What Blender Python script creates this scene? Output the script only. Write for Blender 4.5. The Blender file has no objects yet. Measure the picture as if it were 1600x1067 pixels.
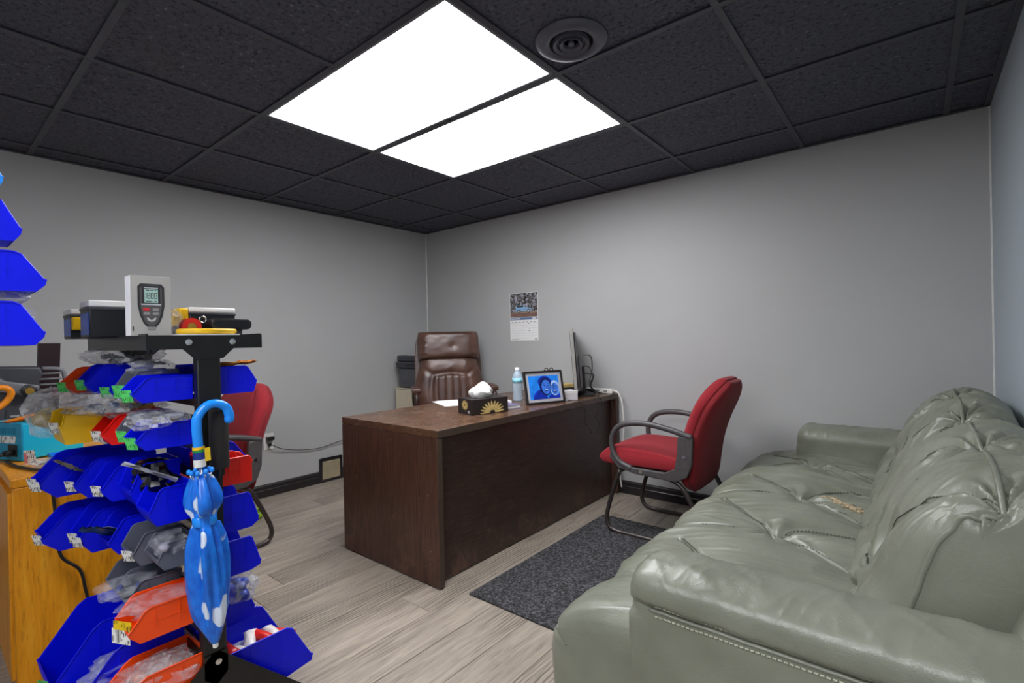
import bpy, bmesh, math, random
import numpy as np
from mathutils import Matrix, Vector, Euler

random.seed(7)
sc = bpy.context.scene
COL = sc.collection
PI = math.pi
R = math.radians

# ------------------------------------------------------------------ camera, world, exposure
EYE = 1.1072
cam_d = bpy.data.cameras.new('camera')
cam_d.sensor_fit = 'HORIZONTAL'
cam_d.sensor_width = 36.0
cam_d.lens = 36.0 * 771.957 / 1600.0
cam_d.clip_start = 0.02
cam = bpy.data.objects.new('camera', cam_d)
COL.objects.link(cam)
yaw, pitch, roll = 0.684057, -0.00299, -0.0209726
Fv = Vector((-math.sin(yaw) * math.cos(pitch), math.cos(yaw) * math.cos(pitch), math.sin(pitch)))
R0 = Vector((math.cos(yaw), math.sin(yaw), 0)); U0 = R0.cross(Fv)
Rv = R0 * math.cos(roll) + U0 * math.sin(roll); Uv = -R0 * math.sin(roll) + U0 * math.cos(roll)
cam.matrix_world = Matrix(((Rv.x, Uv.x, -Fv.x, 0), (Rv.y, Uv.y, -Fv.y, 0), (Rv.z, Uv.z, -Fv.z, EYE), (0, 0, 0, 1)))
sc.camera = cam

w = bpy.data.worlds.new('world'); sc.world = w; w.use_nodes = True
w.node_tree.nodes['Background'].inputs[0].default_value = (0.5, 0.52, 0.55, 1)
w.node_tree.nodes['Background'].inputs[1].default_value = 0.3

sc.view_settings.view_transform = 'Standard'
sc.view_settings.look = 'None'
sc.view_settings.gamma = 1
sc.view_settings.use_curve_mapping = False
sc.view_settings.exposure = 0.0
PANEL_STRENGTH = 13.0

# ------------------------------------------------------------------ materials
def lin(c):
    return c / 12.92 if c <= 0.04045 else ((c + 0.055) / 1.055) ** 2.4

def S(h):
    h = h.lstrip('#')
    return tuple(lin(int(h[i:i + 2], 16) / 255) for i in (0, 2, 4)) + (1,)

class NT:
    def __init__(s, name):
        s.m = bpy.data.materials.new(name); s.m.use_nodes = True
        s.t = s.m.node_tree; s.b = s.t.nodes['Principled BSDF']
    def n(s, typ, **kw):
        nd = s.t.nodes.new(typ)
        for k, v in kw.items():
            if k.startswith('_'):
                setattr(nd, k[1:], v)
            else:
                nd.inputs[k.replace('__', ' ')].default_value = v
        return nd
    def l(s, a, b):
        s.t.links.new(a, b)
    def coord(s, scale=(1, 1, 1), kind='Object', rnd=False):
        tc = s.n('ShaderNodeTexCoord'); mp = s.n('ShaderNodeMapping'); mp.inputs['Scale'].default_value = scale
        s.l(tc.outputs[kind], mp.inputs['Vector'])
        if rnd:
            oi = s.n('ShaderNodeObjectInfo')
            mu = s.n('ShaderNodeMath', _operation='MULTIPLY'); mu.inputs[1].default_value = 37.0
            s.l(oi.outputs['Random'], mu.inputs[0])
            cb = s.n('ShaderNodeCombineXYZ')
            for k in 'XYZ': s.l(mu.outputs[0], cb.inputs[k])
            s.l(cb.outputs[0], mp.inputs['Location'])
        return mp.outputs[0]
    def ramp(s, fac, stops):
        r = s.n('ShaderNodeValToRGB'); e = r.color_ramp.elements
        while len(e) > len(stops): e.remove(e[-1])
        while len(e) < len(stops): e.new(0.5)
        for el, (p, c) in zip(e, stops):
            el.position = p; el.color = c
        s.l(fac, r.inputs[0]); return r.outputs[0]
    def noise(s, vec, scale, detail=4, rough=0.55, dist=0):
        n = s.n('ShaderNodeTexNoise'); n.inputs['Scale'].default_value = scale; n.inputs['Detail'].default_value = detail
        n.inputs['Roughness'].default_value = rough; n.inputs['Distortion'].default_value = dist
        if vec is not None: s.l(vec, n.inputs['Vector'])
        return n.outputs[0]
    def bump(s, h, strength=0.2, dist=0.01):
        b = s.n('ShaderNodeBump'); b.inputs['Strength'].default_value = strength; b.inputs['Distance'].default_value = dist
        s.l(h, b.inputs['Height']); s.l(b.outputs[0], s.b.inputs['Normal'])
    def mix(s, fac, a, b, mode='MIX'):
        m = s.n('ShaderNodeMix', _data_type='RGBA', _blend_type=mode)
        for sock, v in ((m.inputs[0], fac), (m.inputs[6], a), (m.inputs[7], b)):
            if hasattr(v, 'links') or isinstance(v, bpy.types.NodeSocket): s.l(v, sock)
            else: sock.default_value = v
        return m.outputs[2]

def M(name, col, rough=0.5, metal=0.0, var=0.12, nscale=14, bump=0.0, bscale=80, spec=0.5, coat=0.0):
    t = NT(name); c = S(col) if isinstance(col, str) else col
    v = t.coord()
    f = t.noise(v, nscale)
    d = tuple(x * (1 - var) for x in c[:3]) + (1,); u = tuple(min(1, x * (1 + var)) for x in c[:3]) + (1,)
    t.l(t.ramp(f, [(0.3, d), (0.7, u)]), t.b.inputs['Base Color'])
    t.b.inputs['Roughness'].default_value = rough; t.b.inputs['Metallic'].default_value = metal
    t.b.inputs['Specular IOR Level'].default_value = spec
    if coat: t.b.inputs['Coat Weight'].default_value = coat
    if bump: t.bump(t.noise(v, bscale, 5), bump, 0.004)
    return t.m

def wall_mat(nm='wall_paint', c0='#b1b1b0', c1='#b6b6b5'):
    t = NT(nm); v = t.coord()
    a = t.noise(v, 1.3, 3); b = t.noise(v, 120, 3)
    t.l(t.ramp(a, [(0.3, S(c0)), (0.7, S(c1))]), t.b.inputs['Base Color'])
    t.b.inputs['Roughness'].default_value = 0.55
    t.bump(b, 0.12, 0.003); return t.m

def tile_mat():
    t = NT('ceiling_tile_black'); v = t.coord(rnd=True)
    pits = t.noise(v, 62, 5, 0.75); big = t.noise(v, 3.0, 4)
    c0 = t.ramp(pits, [(0.40, S('#060607')), (0.46, S('#454755')), (0.62, S('#4a4c5a')), (0.68, S('#9c9892'))])
    c1 = t.mix(t.ramp(big, [(0.45, (0, 0, 0, 1)), (0.75, (0.35, 0.35, 0.35, 1))]), c0, S('#4b4846'))
    t.l(c1, t.b.inputs['Base Color']); t.b.inputs['Roughness'].default_value = 0.62
    t.bump(pits, 0.9, 0.004); return t.m

def plank_mat():
    t = NT('vinyl_plank'); v = t.coord((14, 1.0, 1), rnd=True); v2 = t.coord((60, 2.2, 1), rnd=True)
    a = t.noise(v, 2.2, 7, 0.62, 1.6); b = t.noise(v2, 3.2, 5, 0.7, 0.6)
    c = t.ramp(a, [(0.26, S('#7d7267')), (0.42, S('#9a8f83')), (0.6, S('#aca091')), (0.8, S('#bbb0a3'))])
    c = t.mix(t.ramp(b, [(0.34, (0.7, 0.7, 0.7, 1)), (0.46, (0, 0, 0, 1))]), c, S('#5d554d'))
    wv = t.n('ShaderNodeTexWave', _bands_direction='X'); wv.inputs['Scale'].default_value = 20; wv.inputs['Distortion'].default_value = 9
    wv.inputs['Detail'].default_value = 3; wv.inputs['Detail Scale'].default_value = 0.9; t.l(t.coord((1.0, 0.16, 1), rnd=True), wv.inputs['Vector'])
    gm = t.mix(1.0, t.ramp(wv.outputs['Fac'], [(0.12, (.75, .75, .75, 1)), (0.4, (0, 0, 0, 1))]), t.ramp(t.noise(t.coord((3, .7, 1), rnd=True), 1.6, 2), [(0.47, (0, 0, 0, 1)), (0.6, (1, 1, 1, 1))]), 'MULTIPLY')
    c = t.mix(gm, c, S('#544a40'))
    oi = t.n('ShaderNodeObjectInfo')
    hs = t.n('ShaderNodeHueSaturation'); mr = t.n('ShaderNodeMapRange')
    mr.inputs[3].default_value = 0.9; mr.inputs[4].default_value = 1.1
    t.l(oi.outputs['Random'], mr.inputs[0]); t.l(mr.outputs[0], hs.inputs['Value']); t.l(c, hs.inputs['Color'])
    t.l(hs.outputs[0], t.b.inputs['Base Color']); t.b.inputs['Roughness'].default_value = 0.42
    t.bump(b, 0.25, 0.002); return t.m

def veneer_mat(name, sc3, dark, mid, light, scuff, rough=0.38, lo=0.62, wear=False):
    t = NT(name); v = t.coord(sc3); v2 = t.coord((1, 1, 1))
    a = t.noise(v, 6, 6, 0.6, 0.4)
    c = t.ramp(a, [(0.3, S(dark)), (0.5, S(mid)), (0.72, S(light))])
    wv = t.noise(v2, 5.5, 6, 0.72, 0.9)
    fl = t.noise(v2, 46, 3, 0.6)
    mu = t.n('ShaderNodeMath', _operation='MULTIPLY'); t.l(wv, mu.inputs[0]); t.l(fl, mu.inputs[1])
    k = t.ramp(mu.outputs[0], [(lo * 0.5, (0, 0, 0, 1)), (lo * 0.5 + 0.12, (0.55, 0.55, 0.55, 1))])
    c = t.mix(k, c, S(scuff))
    if wear:
        sx = t.n('ShaderNodeSeparateXYZ'); t.l(t.coord(), sx.inputs[0])
        zz = t.ramp(sx.outputs[2], [(0.03, (1, 1, 1, 1)), (0.30, (0, 0, 0, 1))])
        c = t.mix(t.mix(1.0, zz, t.ramp(t.noise(v2, 9, 5, 0.7, 0.6), [(0.5, (0, 0, 0, 1)), (0.72, (.7, .7, .7, 1))]), 'MULTIPLY'), c, S('#7a5548'))
        c = t.mix(t.mix(1.0, zz, t.ramp(t.noise(v2, 34, 3, 0.6), [(0.72, (0, 0, 0, 1)), (0.75, (.9, .9, .9, 1))]), 'MULTIPLY'), c, S('#c3ab9b'))
    t.l(c, t.b.inputs['Base Color'])
    t.l(t.ramp(wv, [(0.3, (rough - .08,) * 3 + (1,)), (0.7, (rough + .15,) * 3 + (1,))]), t.b.inputs['Roughness'])
    t.bump(a, 0.08, 0.002); return t.m

def leather_mat(name, col, dark, light, rough, bs=260, var=9):
    t = NT(name); v = t.coord()
    a = t.noise(v, var, 2, 0.4); vo = t.n('ShaderNodeTexVoronoi', _feature='DISTANCE_TO_EDGE'); vo.inputs['Scale'].default_value = bs
    t.l(v, vo.inputs['Vector'])
    t.l(t.ramp(a, [(0.28, S(dark)), (0.5, S(col)), (0.75, S(light))]), t.b.inputs['Base Color'])
    t.b.inputs['Roughness'].default_value = rough
    w2 = t.noise(v, 46, 5, 0.6, 0.8)
    ad = t.n('ShaderNodeMath', _operation='MULTIPLY_ADD'); ad.inputs[1].default_value = 0.35
    t.l(vo.outputs[0], ad.inputs[0]); t.l(w2, ad.inputs[2])
    t.bump(ad.outputs[0], 0.3, 0.004)
    t.b.inputs['Specular IOR Level'].default_value = 0.6; return t.m

def fabric_mat(name, col, dark, rough=0.9, sc_=420):
    t = NT(name); v = t.coord(); a = t.noise(v, sc_, 2); b = t.noise(v, 7, 4)
    c = t.ramp(a, [(0.35, S(dark)), (0.62, S(col))])
    t.l(t.mix(t.ramp(b, [(0.4, (0, 0, 0, 1)), (0.8, (0.3, 0.3, 0.3, 1))]), c, S(dark)), t.b.inputs['Base Color'])
    t.b.inputs['Roughness'].default_value = rough; t.b.inputs['Sheen Weight'].default_value = 0.06
    t.bump(a, 0.5, 0.003); return t.m

def mat_carpet():
    t = NT('entrance_mat_loop'); v = t.coord(); a = t.noise(v, 85, 3, 0.75); b = t.noise(v, 30, 3)
    c = t.ramp(a, [(0.38, S('#141415')), (0.5, S('#3c3b3d')), (0.66, S('#6d6b6f'))])
    t.l(c, t.b.inputs['Base Color']); t.b.inputs['Roughness'].default_value = 0.95
    ad = t.n('ShaderNodeMath', _operation='ADD'); t.l(a, ad.inputs[0]); t.l(b, ad.inputs[1])
    t.bump(ad.outputs[0], 1.0, 0.012); return t.m

def film_mat(name='clear_film', tint='#f0f3f8', op=0.16):
    t = NT(name); tr = t.n('ShaderNodeBsdfTransparent'); tr.inputs[0].default_value = (0.97, 0.97, 0.98, 1)
    t.b.inputs['Base Color'].default_value = S(tint); t.b.inputs['Roughness'].default_value = 0.16
    t.b.inputs['Specular IOR Level'].default_value = 0.9
    v = t.coord(); n = t.noise(v, 26, 4, 0.6, 1.0)
    t.bump(n, 0.5, 0.015)
    mx = t.n('ShaderNodeMixShader')
    t.l(t.ramp(n, [(0.38, (op * 0.35,) * 3 + (1,)), (0.62, (min(1, op * 1.5),) * 3 + (1,))]), mx.inputs[0])
    t.l(tr.outputs[0], mx.inputs[1]); t.l(t.b.outputs[0], mx.inputs[2])
    t.l(mx.outputs[0], t.t.nodes['Material Output'].inputs[0]); return t.m

def bottle_mat():
    t = NT('bottle_plastic'); t.b.inputs['Base Color'].default_value = S('#d7e6f5'); t.b.inputs['Roughness'].default_value = 0.08
    tr = t.n('ShaderNodeBsdfTransparent'); tr.inputs[0].default_value = (0.86, 0.92, 0.98, 1)
    mx = t.n('ShaderNodeMixShader'); mx.inputs[0].default_value = 0.38
    t.l(tr.outputs[0], mx.inputs[1]); t.l(t.b.outputs[0], mx.inputs[2]); t.l(mx.outputs[0], t.t.nodes['Material Output'].inputs[0]); return t.m

def emit_mat(name, col, s):
    t = NT(name); t.b.inputs['Base Color'].default_value = S('#f4f4f4')
    t.b.inputs['Emission Color'].default_value = S(col); t.b.inputs['Emission Strength'].default_value = s
    return t.m

def barcode_mat(name, paper, ink='#1b1b1b', horiz=False):
    t = NT(name); v = t.coord(); sx = t.n('ShaderNodeSeparateXYZ'); t.l(v, sx.inputs[0])
    cb = t.n('ShaderNodeCombineXYZ'); t.l(sx.outputs[0], cb.inputs[0])
    a = t.noise(cb.outputs[0], 380, 0, 0.3)
    b = t.noise(v, 70, 0)
    k = t.ramp(a, [(0.49, (0, 0, 0, 1)), (0.51, (1, 1, 1, 1))]); k2 = t.ramp(b, [(0.5, (0, 0, 0, 1)), (0.54, (1, 1, 1, 1))])
    mm = t.mix(1.0, k, k2, 'MULTIPLY')
    t.l(t.mix(mm, S(paper), S(ink)), t.b.inputs['Base Color']); t.b.inputs['Roughness'].default_value = 0.5; return t.m

def umbrella_mat():
    t = NT('umbrella_cloth'); v = t.coord((1, 1, 0.55)); a = t.noise(v, 9, 1, 0.3, 0.3); b = t.noise(v, 60, 3)
    vo = t.n('ShaderNodeTexVoronoi'); vo.inputs['Scale'].default_value = 19; t.l(v, vo.inputs['Vector'])
    k = t.ramp(vo.outputs['Distance'], [(0.30, (1, 1, 1, 1)), (0.33, (0, 0, 0, 1))])
    sel = t.ramp(a, [(0.38, (0, 0, 0, 1)), (0.42, (1, 1, 1, 1))])
    kk = t.mix(1.0, k, sel, 'MULTIPLY')
    base = t.ramp(b, [(0.3, S('#0a58c4')), (0.7, S('#167ce6'))])
    t.l(t.mix(kk, base, S('#cfdaea')), t.b.inputs['Base Color']); t.b.inputs['Roughness'].default_value = 0.33; return t.m

def oak_mat():
    t = NT('orange_wood'); v = t.coord((14, 14, 1.2)); v2 = t.coord((40, 40, 6))
    a = t.noise(v, 3, 6, 0.6, 1.0); b = t.noise(v2, 3, 4)
    c = t.ramp(a, [(0.28, S('#c27808')), (0.5, S('#e2930e')), (0.74, S('#eda628'))])
    t.l(t.mix(t.ramp(b, [(0.32, (0.4, 0.4, 0.4, 1)), (0.45, (0, 0, 0, 1))]), c, S('#8a4c10')), t.b.inputs['Base Color'])
    t.b.inputs['Roughness'].default_value = 0.38; t.bump(b, 0.1, 0.002); return t.m

def calendar_scene_mat():
    t = NT('printed_trees'); v = t.coord(); a = t.noise(v, 42, 5, 0.7, 0.5)
    t.l(t.ramp(a, [(0.38, S('#141416')), (0.5, S('#4b4a3c')), (0.56, S('#a8a4b4')), (0.7, S('#e2dcea'))]), t.b.inputs['Base Color'])
    t.b.inputs['Roughness'].default_value = 0.35; return t.m

wallM = wall_mat(); tileM = tile_mat(); plankM = plank_mat()
teeM = M('tee_black', '#3b3b43', 0.4, 0.0, 0.2, 20)
ventM = M('vent_black', '#50505a', 0.32, 0, 0.1, 20)
ceilM = M('plenum_dark', '#08080a', 0.9)
subM = M('subfloor_dark', '#3a352f', 0.9)
baseM = M('baseboard_dark', '#262225', 0.35, 0, 0.25, 9)
caulkM = M('caulk_white', '#d6d6d4', 0.5)
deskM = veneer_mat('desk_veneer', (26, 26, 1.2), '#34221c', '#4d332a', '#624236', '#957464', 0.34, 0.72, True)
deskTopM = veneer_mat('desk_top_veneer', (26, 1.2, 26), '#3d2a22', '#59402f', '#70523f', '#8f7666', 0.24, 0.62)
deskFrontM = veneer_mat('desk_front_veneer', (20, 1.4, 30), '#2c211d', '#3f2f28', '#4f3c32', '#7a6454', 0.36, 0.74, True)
deskEdgeM = M('desk_edge', '#4a3d33', 0.4)
sofaM = leather_mat('sage_leather', '#7f8273', '#777a6b', '#888b7c', 0.34)
seamM = M('sofa_seam_thread', '#505245', 0.6, 0, 0.3, 200)
tearM = M('torn_foam', '#a8977a', 0.95, 0, 0.75, 120, 0.8)
brownM = leather_mat('brown_leather', '#553a30', '#452d25', '#694a3f', 0.32, 200)
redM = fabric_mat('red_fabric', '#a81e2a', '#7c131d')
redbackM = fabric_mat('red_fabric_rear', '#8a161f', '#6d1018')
matM = mat_carpet()
blackP = M('black_plastic', '#1b1a1b', 0.42, 0, 0.2, 40)
greyP = M('chair_grey_plastic', '#4b4748', 0.45, 0, 0.15, 60, 0.1)
tubeM = M('chair_tube', '#4a4341', 0.3, 0.5, 0.2, 30)
blackMt = M('rack_black_steel', '#141312', 0.36, 0.1, 0.25, 12)
foamM = M('foam_grip', '#221e1d', 0.9, 0, 0.2, 200, 0.4, 300)
chromeM = M('chrome', '#d9d9d9', 0.18, 1.0, 0.05)
blueM = M('bin_blue', '#0310da', 0.34, 0, 0.1, 6, spec=0.3)
ltblueM = M('light_blue_plastic', '#1e86e8', 0.35)
orangeM = M('bin_orange', '#f04a08', 0.34, 0, 0.1, 6)
redbinM = M('bin_red', '#f01408', 0.3, 0, 0.1, 6)
yellowM = M('bin_yellow', '#f2bf08', 0.35, 0, 0.1, 6)
greybinM = M('bin_grey', '#5c5f6c', 0.32, 0, 0.12, 6)
darkgreyM = M('dark_grey_plastic', '#3b3c42', 0.45, 0, 0.15, 18)
midgreyM = M('mid_grey_plastic', '#6f7076', 0.45)
whiteP = M('white_plastic', '#e4e2dc', 0.4, 0, 0.05)
paperM = M('paper_white', '#ecebe9', 0.7, 0, 0.03)
paperG = M('kraft_grey_paper', '#9d988d', 0.7, 0, 0.2, 60)
greenL = barcode_mat('green_label', '#57d06a', '#1d7a34')
whiteL = barcode_mat('white_label', '#e9e8e4')
yelL = barcode_mat('yellow_label', '#e8c31a', '#5d4a05')
filmM = film_mat()
filmB = film_mat('clear_film_dense', '#eceef0', 0.30)
tealM = M('teal_metal', '#12a9c9', 0.35, 0, 0.06, 5)
tealD = M('teal_vent', '#0a6d8c', 0.5)
oakM = oak_mat()
beigeM = M('beige_steel', '#cfc5ac', 0.45, 0, 0.05)
umbM = umbrella_mat()
handleM = M('handle_blue', '#1b8df5', 0.25, 0, 0.06)
greenP = M('green_plastic', '#1c8a3c', 0.4)
navyM = M('navy_plastic', '#12308a', 0.4)
bottleM = bottle_mat()
capM = M('bottle_cap', '#eef1f5', 0.35)
tissueM = M('tissue_paper', '#eeece8', 0.9, 0, 0.04)
goldM = M('gold_print', '#c8b070', 0.45, 0, 0.2, 60)
tboxM = M('tissue_box_card', '#241c1b', 0.45)
silverM = M('silver_mat', '#c6c7cc', 0.3, 0.3, 0.1, 40)
printB = M('print_blue', '#1f86f0', 0.3, 0, 0.2, 30)
printN = M('print_navy', '#0d2fb0', 0.3, 0, 0.45, 50)
printD = M('print_dark_blue', '#0a1a5c', 0.3, 0, 0.4, 60)
printF = M('print_face_blue', '#3a74d8', 0.3, 0, 0.35, 40)
printL = M('print_light_blue', '#a9c8f6', 0.3)
treesM = calendar_scene_mat()
roadM = M('print_road', '#7d5f55', 0.4, 0, 0.2, 30)
truckM = M('print_truck', '#8fb8dc', 0.35)
stripM = M('print_strip_blue', '#56759c', 0.4)
inkM = M('print_ink', '#2b2b2e', 0.5)
greyLine = M('print_grey_line', '#a7a7a7', 0.5)
boxCard = M('box_card', '#a9a6a2', 0.5, 0, 0.04)
lcdM = M('lcd_green', '#a9c9bd', 0.3)
btnRed = M('button_red', '#d2222f', 0.4)
btnGrey = M('button_grey', '#8f8c8c', 0.4)
labBlue = M('label_blue', '#1d54b8', 0.35, 0, 0.5, 70)
brassM = M('brass', '#c9a34a', 0.3, 0.8, 0.1)
pinkM = M('pink_parts', '#c98a78', 0.5, 0, 0.4, 120)
candyR = M('candy_red', '#e2261c', 0.3, 0, 0.25, 60)
candyW = M('candy_white', '#ece4de', 0.35, 0, 0.2, 60)
netM = M('lime_net', '#a6d61e', 0.5)
louverM = M('register_beige', '#b9ab8e', 0.45)
monitorM = M('monitor_bezel', '#8f8d88', 0.4)
frameM = M('frame_black', '#1e191b', 0.35)
screenM = M('screen_dark', '#0c0d10', 0.15)
outletM = M('outlet_plate', '#dcdad5', 0.4)
orangeTool = M('tool_orange', '#f28c12', 0.4)
purpleM = M('purple_cover', '#6d6488', 0.5)
bookM = M('book_tan', '#b39b5c', 0.55, 0, 0.2, 60)
panelM = emit_mat('lit_diffuser', '#fafbff', PANEL_STRENGTH)

# ------------------------------------------------------------------ mesh builder
class MB:
    def __init__(s):
        s.v = []; s.f = []; s.mi = []; s.i = 0
    def add(s, vs, fs):
        o = len(s.v); s.v += [tuple(p) for p in vs]
        s.f += [tuple(a + o for a in f) for f in fs]; s.mi += [s.i] * len(fs); return o
    def box(s, x0, x1, y0, y1, z0, z1, mat=None):
        vs = [(x, y, z) for z in (z0, z1) for y in (y0, y1) for x in (x0, x1)]
        if mat is not None: vs = [mat @ Vector(p) for p in vs]
        s.add(vs, [(0, 2, 3, 1), (4, 5, 7, 6), (0, 1, 5, 4), (1, 3, 7, 5), (3, 2, 6, 7), (2, 0, 4, 6)]); return s
    def prism(s, poly, o, u, v, n, t):
        """poly in (u, v) about o, thickened by t along n"""
        o, u, v, n = map(Vector, (o, u, v, n))
        a = [o + u * p[0] + v * p[1] for p in poly]; b = [p + n * t for p in a]; k = len(a)
        s.add(a + b, [tuple(range(k))[::-1], tuple(range(k, 2 * k))] + [(i, (i + 1) % k, (i + 1) % k + k, i + k) for i in range(k)]); return s
    def tube(s, pts, r, seg=8, closed=False, caps=True):
        pts = [Vector(p) for p in pts]; n = len(pts)
        rr = r if isinstance(r, (list, tuple)) else [r] * n
        vs = []; up = None
        for i, p in enumerate(pts):
            if closed: d = pts[(i + 1) % n] - pts[i - 1]
            else: d = pts[min(i + 1, n - 1)] - pts[max(i - 1, 0)]
            d = d.normalized() if d.length > 1e-9 else Vector((0, 0, 1))
            if up is None:
                up = Vector((0, 0, 1)) if abs(d.z) < .9 else Vector((1, 0, 0))
            a = (up - d * up.dot(d))
            if a.length < 1e-6: a = d.orthogonal()
            a.normalize(); b = d.cross(a); up = a
            for k in range(seg):
                t = 2 * PI * k / seg; vs.append(p + a * math.cos(t) * rr[i] + b * math.sin(t) * rr[i])
        fs = []
        for i in range(n if closed else n - 1):
            j = (i + 1) % n
            for k in range(seg):
                k2 = (k + 1) % seg; fs.append((i * seg + k, i * seg + k2, j * seg + k2, j * seg + k))
        if caps and not closed: fs += [tuple(range(seg))[::-1], tuple(range((n - 1) * seg, n * seg))]
        s.add(vs, fs); return s
    def lathe(s, prof, seg=24, mat=None, mod=None):
        vs = []
        for r, z in prof:
            for k in range(seg):
                t = 2 * PI * k / seg; q = r * (mod(t, z) if mod else 1)
                p = Vector((q * math.cos(t), q * math.sin(t), z)); vs.append(mat @ p if mat is not None else p)
        n = len(prof); fs = []
        for i in range(n - 1):
            for k in range(seg):
                k2 = (k + 1) % seg; fs.append((i * seg + k, i * seg + k2, (i + 1) * seg + k2, (i + 1) * seg + k))
        if prof[0][0] > 1e-6: fs.append(tuple(range(seg))[::-1])
        if prof[-1][0] > 1e-6: fs.append(tuple(range((n - 1) * seg, n * seg)))
        s.add(vs, fs); return s
    def grid(s, P, wrap_u=False, wrap_v=False, flip=False):
        """P: array (nu, nv, 3)"""
        nu, nv = P.shape[:2]; fs = []
        for i in range(nu if wrap_u else nu - 1):
            i2 = (i + 1) % nu
            for j in range(nv if wrap_v else nv - 1):
                j2 = (j + 1) % nv
                q = (i * nv + j, i2 * nv + j, i2 * nv + j2, i * nv + j2)
                fs.append(q[::-1] if flip else q)
        s.add(P.reshape(-1, 3).tolist(), fs); return s
    def ball(s, c, r, nu=10, nv=8, sx=(1, 1, 1)):
        c = Vector(c); vs = [c + Vector((0, 0, r * sx[2]))]; fs = []
        for i in range(1, nv):
            a = PI * i / nv
            for k in range(nu):
                t = 2 * PI * k / nu
                vs.append(c + Vector((r * math.sin(a) * math.cos(t) * sx[0], r * math.sin(a) * math.sin(t) * sx[1], r * math.cos(a) * sx[2])))
        vs.append(c - Vector((0, 0, r * sx[2])))
        for k in range(nu): fs.append((0, 1 + k, 1 + (k + 1) % nu))
        for i in range(nv - 2):
            for k in range(nu):
                a = 1 + i * nu + k; b = 1 + i * nu + (k + 1) % nu; fs.append((a, a + nu, b + nu, b))
        L = len(vs) - 1
        for k in range(nu): fs.append((L, L - nu + (k + 1) % nu, L - nu + k))
        s.add(vs, fs); return s
    def xf(s, m, start=0):
        for i in range(start, len(s.v)): s.v[i] = tuple(m @ Vector(s.v[i]))
        return s
    def build(s, name, mats, parent=None, smooth=False, bevel=0.0, seg=2, loc=None, rot=None, angle=40, fix=True):
        me = bpy.data.meshes.new(name); me.from_pydata(s.v, [], s.f)
        for m in (mats if isinstance(mats, (list, tuple)) else [mats]): me.materials.append(m)
        if any(s.mi): me.polygons.foreach_set('material_index', s.mi)
        if fix:
            bm = bmesh.new(); bm.from_mesh(me); bmesh.ops.remove_doubles(bm, verts=bm.verts, dist=1e-6)
            bmesh.ops.recalc_face_normals(bm, faces=bm.faces); bm.to_mesh(me); bm.free()
        if smooth:
            me.polygons.foreach_set('use_smooth', [True] * len(me.polygons))
            if smooth == 'auto': me.set_sharp_from_angle(angle=R(angle))
        o = bpy.data.objects.new(name, me); COL.objects.link(o)
        if parent is not None: o.parent = parent
        if loc is not None: o.location = loc
        if rot is not None: o.rotation_euler = rot
        if bevel:
            b = o.modifiers.new('bevel', 'BEVEL'); b.width = bevel; b.segments = seg; b.limit_method = 'ANGLE'; b.angle_limit = R(35)
            me.polygons.foreach_set('use_smooth', [True] * len(me.polygons)); b.harden_normals = False
            me.set_sharp_from_angle(angle=R(50))
        return o

def tag(o, label, cat, group=None):
    o['label'] = label; o['category'] = cat
    if group: o['group'] = group
    return o

def thing(name, label, cat, loc=(0, 0, 0), rz=0.0, group=None):
    o = bpy.data.objects.new(name, None); COL.objects.link(o); o.empty_display_size = 0.05
    o.location = loc; o.rotation_euler = (0, 0, rz)
    return tag(o, label, cat, group)

def struct(o):
    o['kind'] = 'structure'; return o

def dup(root, loc, rz, label, group=None):
    r = root.copy(); COL.objects.link(r); r.location = loc; r.rotation_euler = (0, 0, rz); r['label'] = label
    if group: r['group'] = group
    for ch in list(root.children):
        c = ch.copy(); COL.objects.link(c); c.parent = r
        for g in list(ch.children):
            d = g.copy(); COL.objects.link(d); d.parent = c
    return r

def spline(pts, n=8, closed=False):
    P = [Vector(p) for p in pts]; k = len(P); out = []
    rng = range(k) if closed else range(k - 1)
    for i in rng:
        if closed: p0, p1, p2, p3 = P[i - 1], P[i], P[(i + 1) % k], P[(i + 2) % k]
        else: p0, p1, p2, p3 = P[max(i - 1, 0)], P[i], P[i + 1], P[min(i + 2, k - 1)]
        for j in range(n):
            t = j / n
            out.append(0.5 * ((2 * p1) + (p2 - p0) * t + (2 * p0 - 5 * p1 + 4 * p2 - p3) * t * t + (3 * p1 - p0 - 3 * p2 + p3) * t ** 3))
    if not closed: out.append(P[-1])
    return out

# numpy value noise
_rng = np.random.RandomState(3); _T = _rng.rand(256, 256)
def vn(x, y, seed=0):
    x = np.asarray(x, float) + seed * 17.31; y = np.asarray(y, float) + seed * 7.77
    xi = np.floor(x).astype(int); yi = np.floor(y).astype(int); fx = x - xi; fy = y - yi
    fx = fx * fx * (3 - 2 * fx); fy = fy * fy * (3 - 2 * fy)
    g = lambda a, b: _T[a % 256, b % 256]
    return (g(xi, yi) * (1 - fx) + g(xi + 1, yi) * fx) * (1 - fy) + (g(xi, yi + 1) * (1 - fx) + g(xi + 1, yi + 1) * fx) * fy - 0.5

def ridge(x, y, s):
    return (1 - np.abs(vn(x, y, s) * 2)) ** 4

def seg_dist(X, Y, lines):
    d = np.full(np.shape(X), 9.0)
    for L in lines:
        for (ax, ay), (bx, by) in zip(L[:-1], L[1:]):
            dx, dy = bx - ax, by - ay; t = np.clip(((X - ax) * dx + (Y - ay) * dy) / (dx * dx + dy * dy + 1e-12), 0, 1)
            d = np.minimum(d, np.hypot(X - ax - t * dx, Y - ay - t * dy))
    return d

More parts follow.
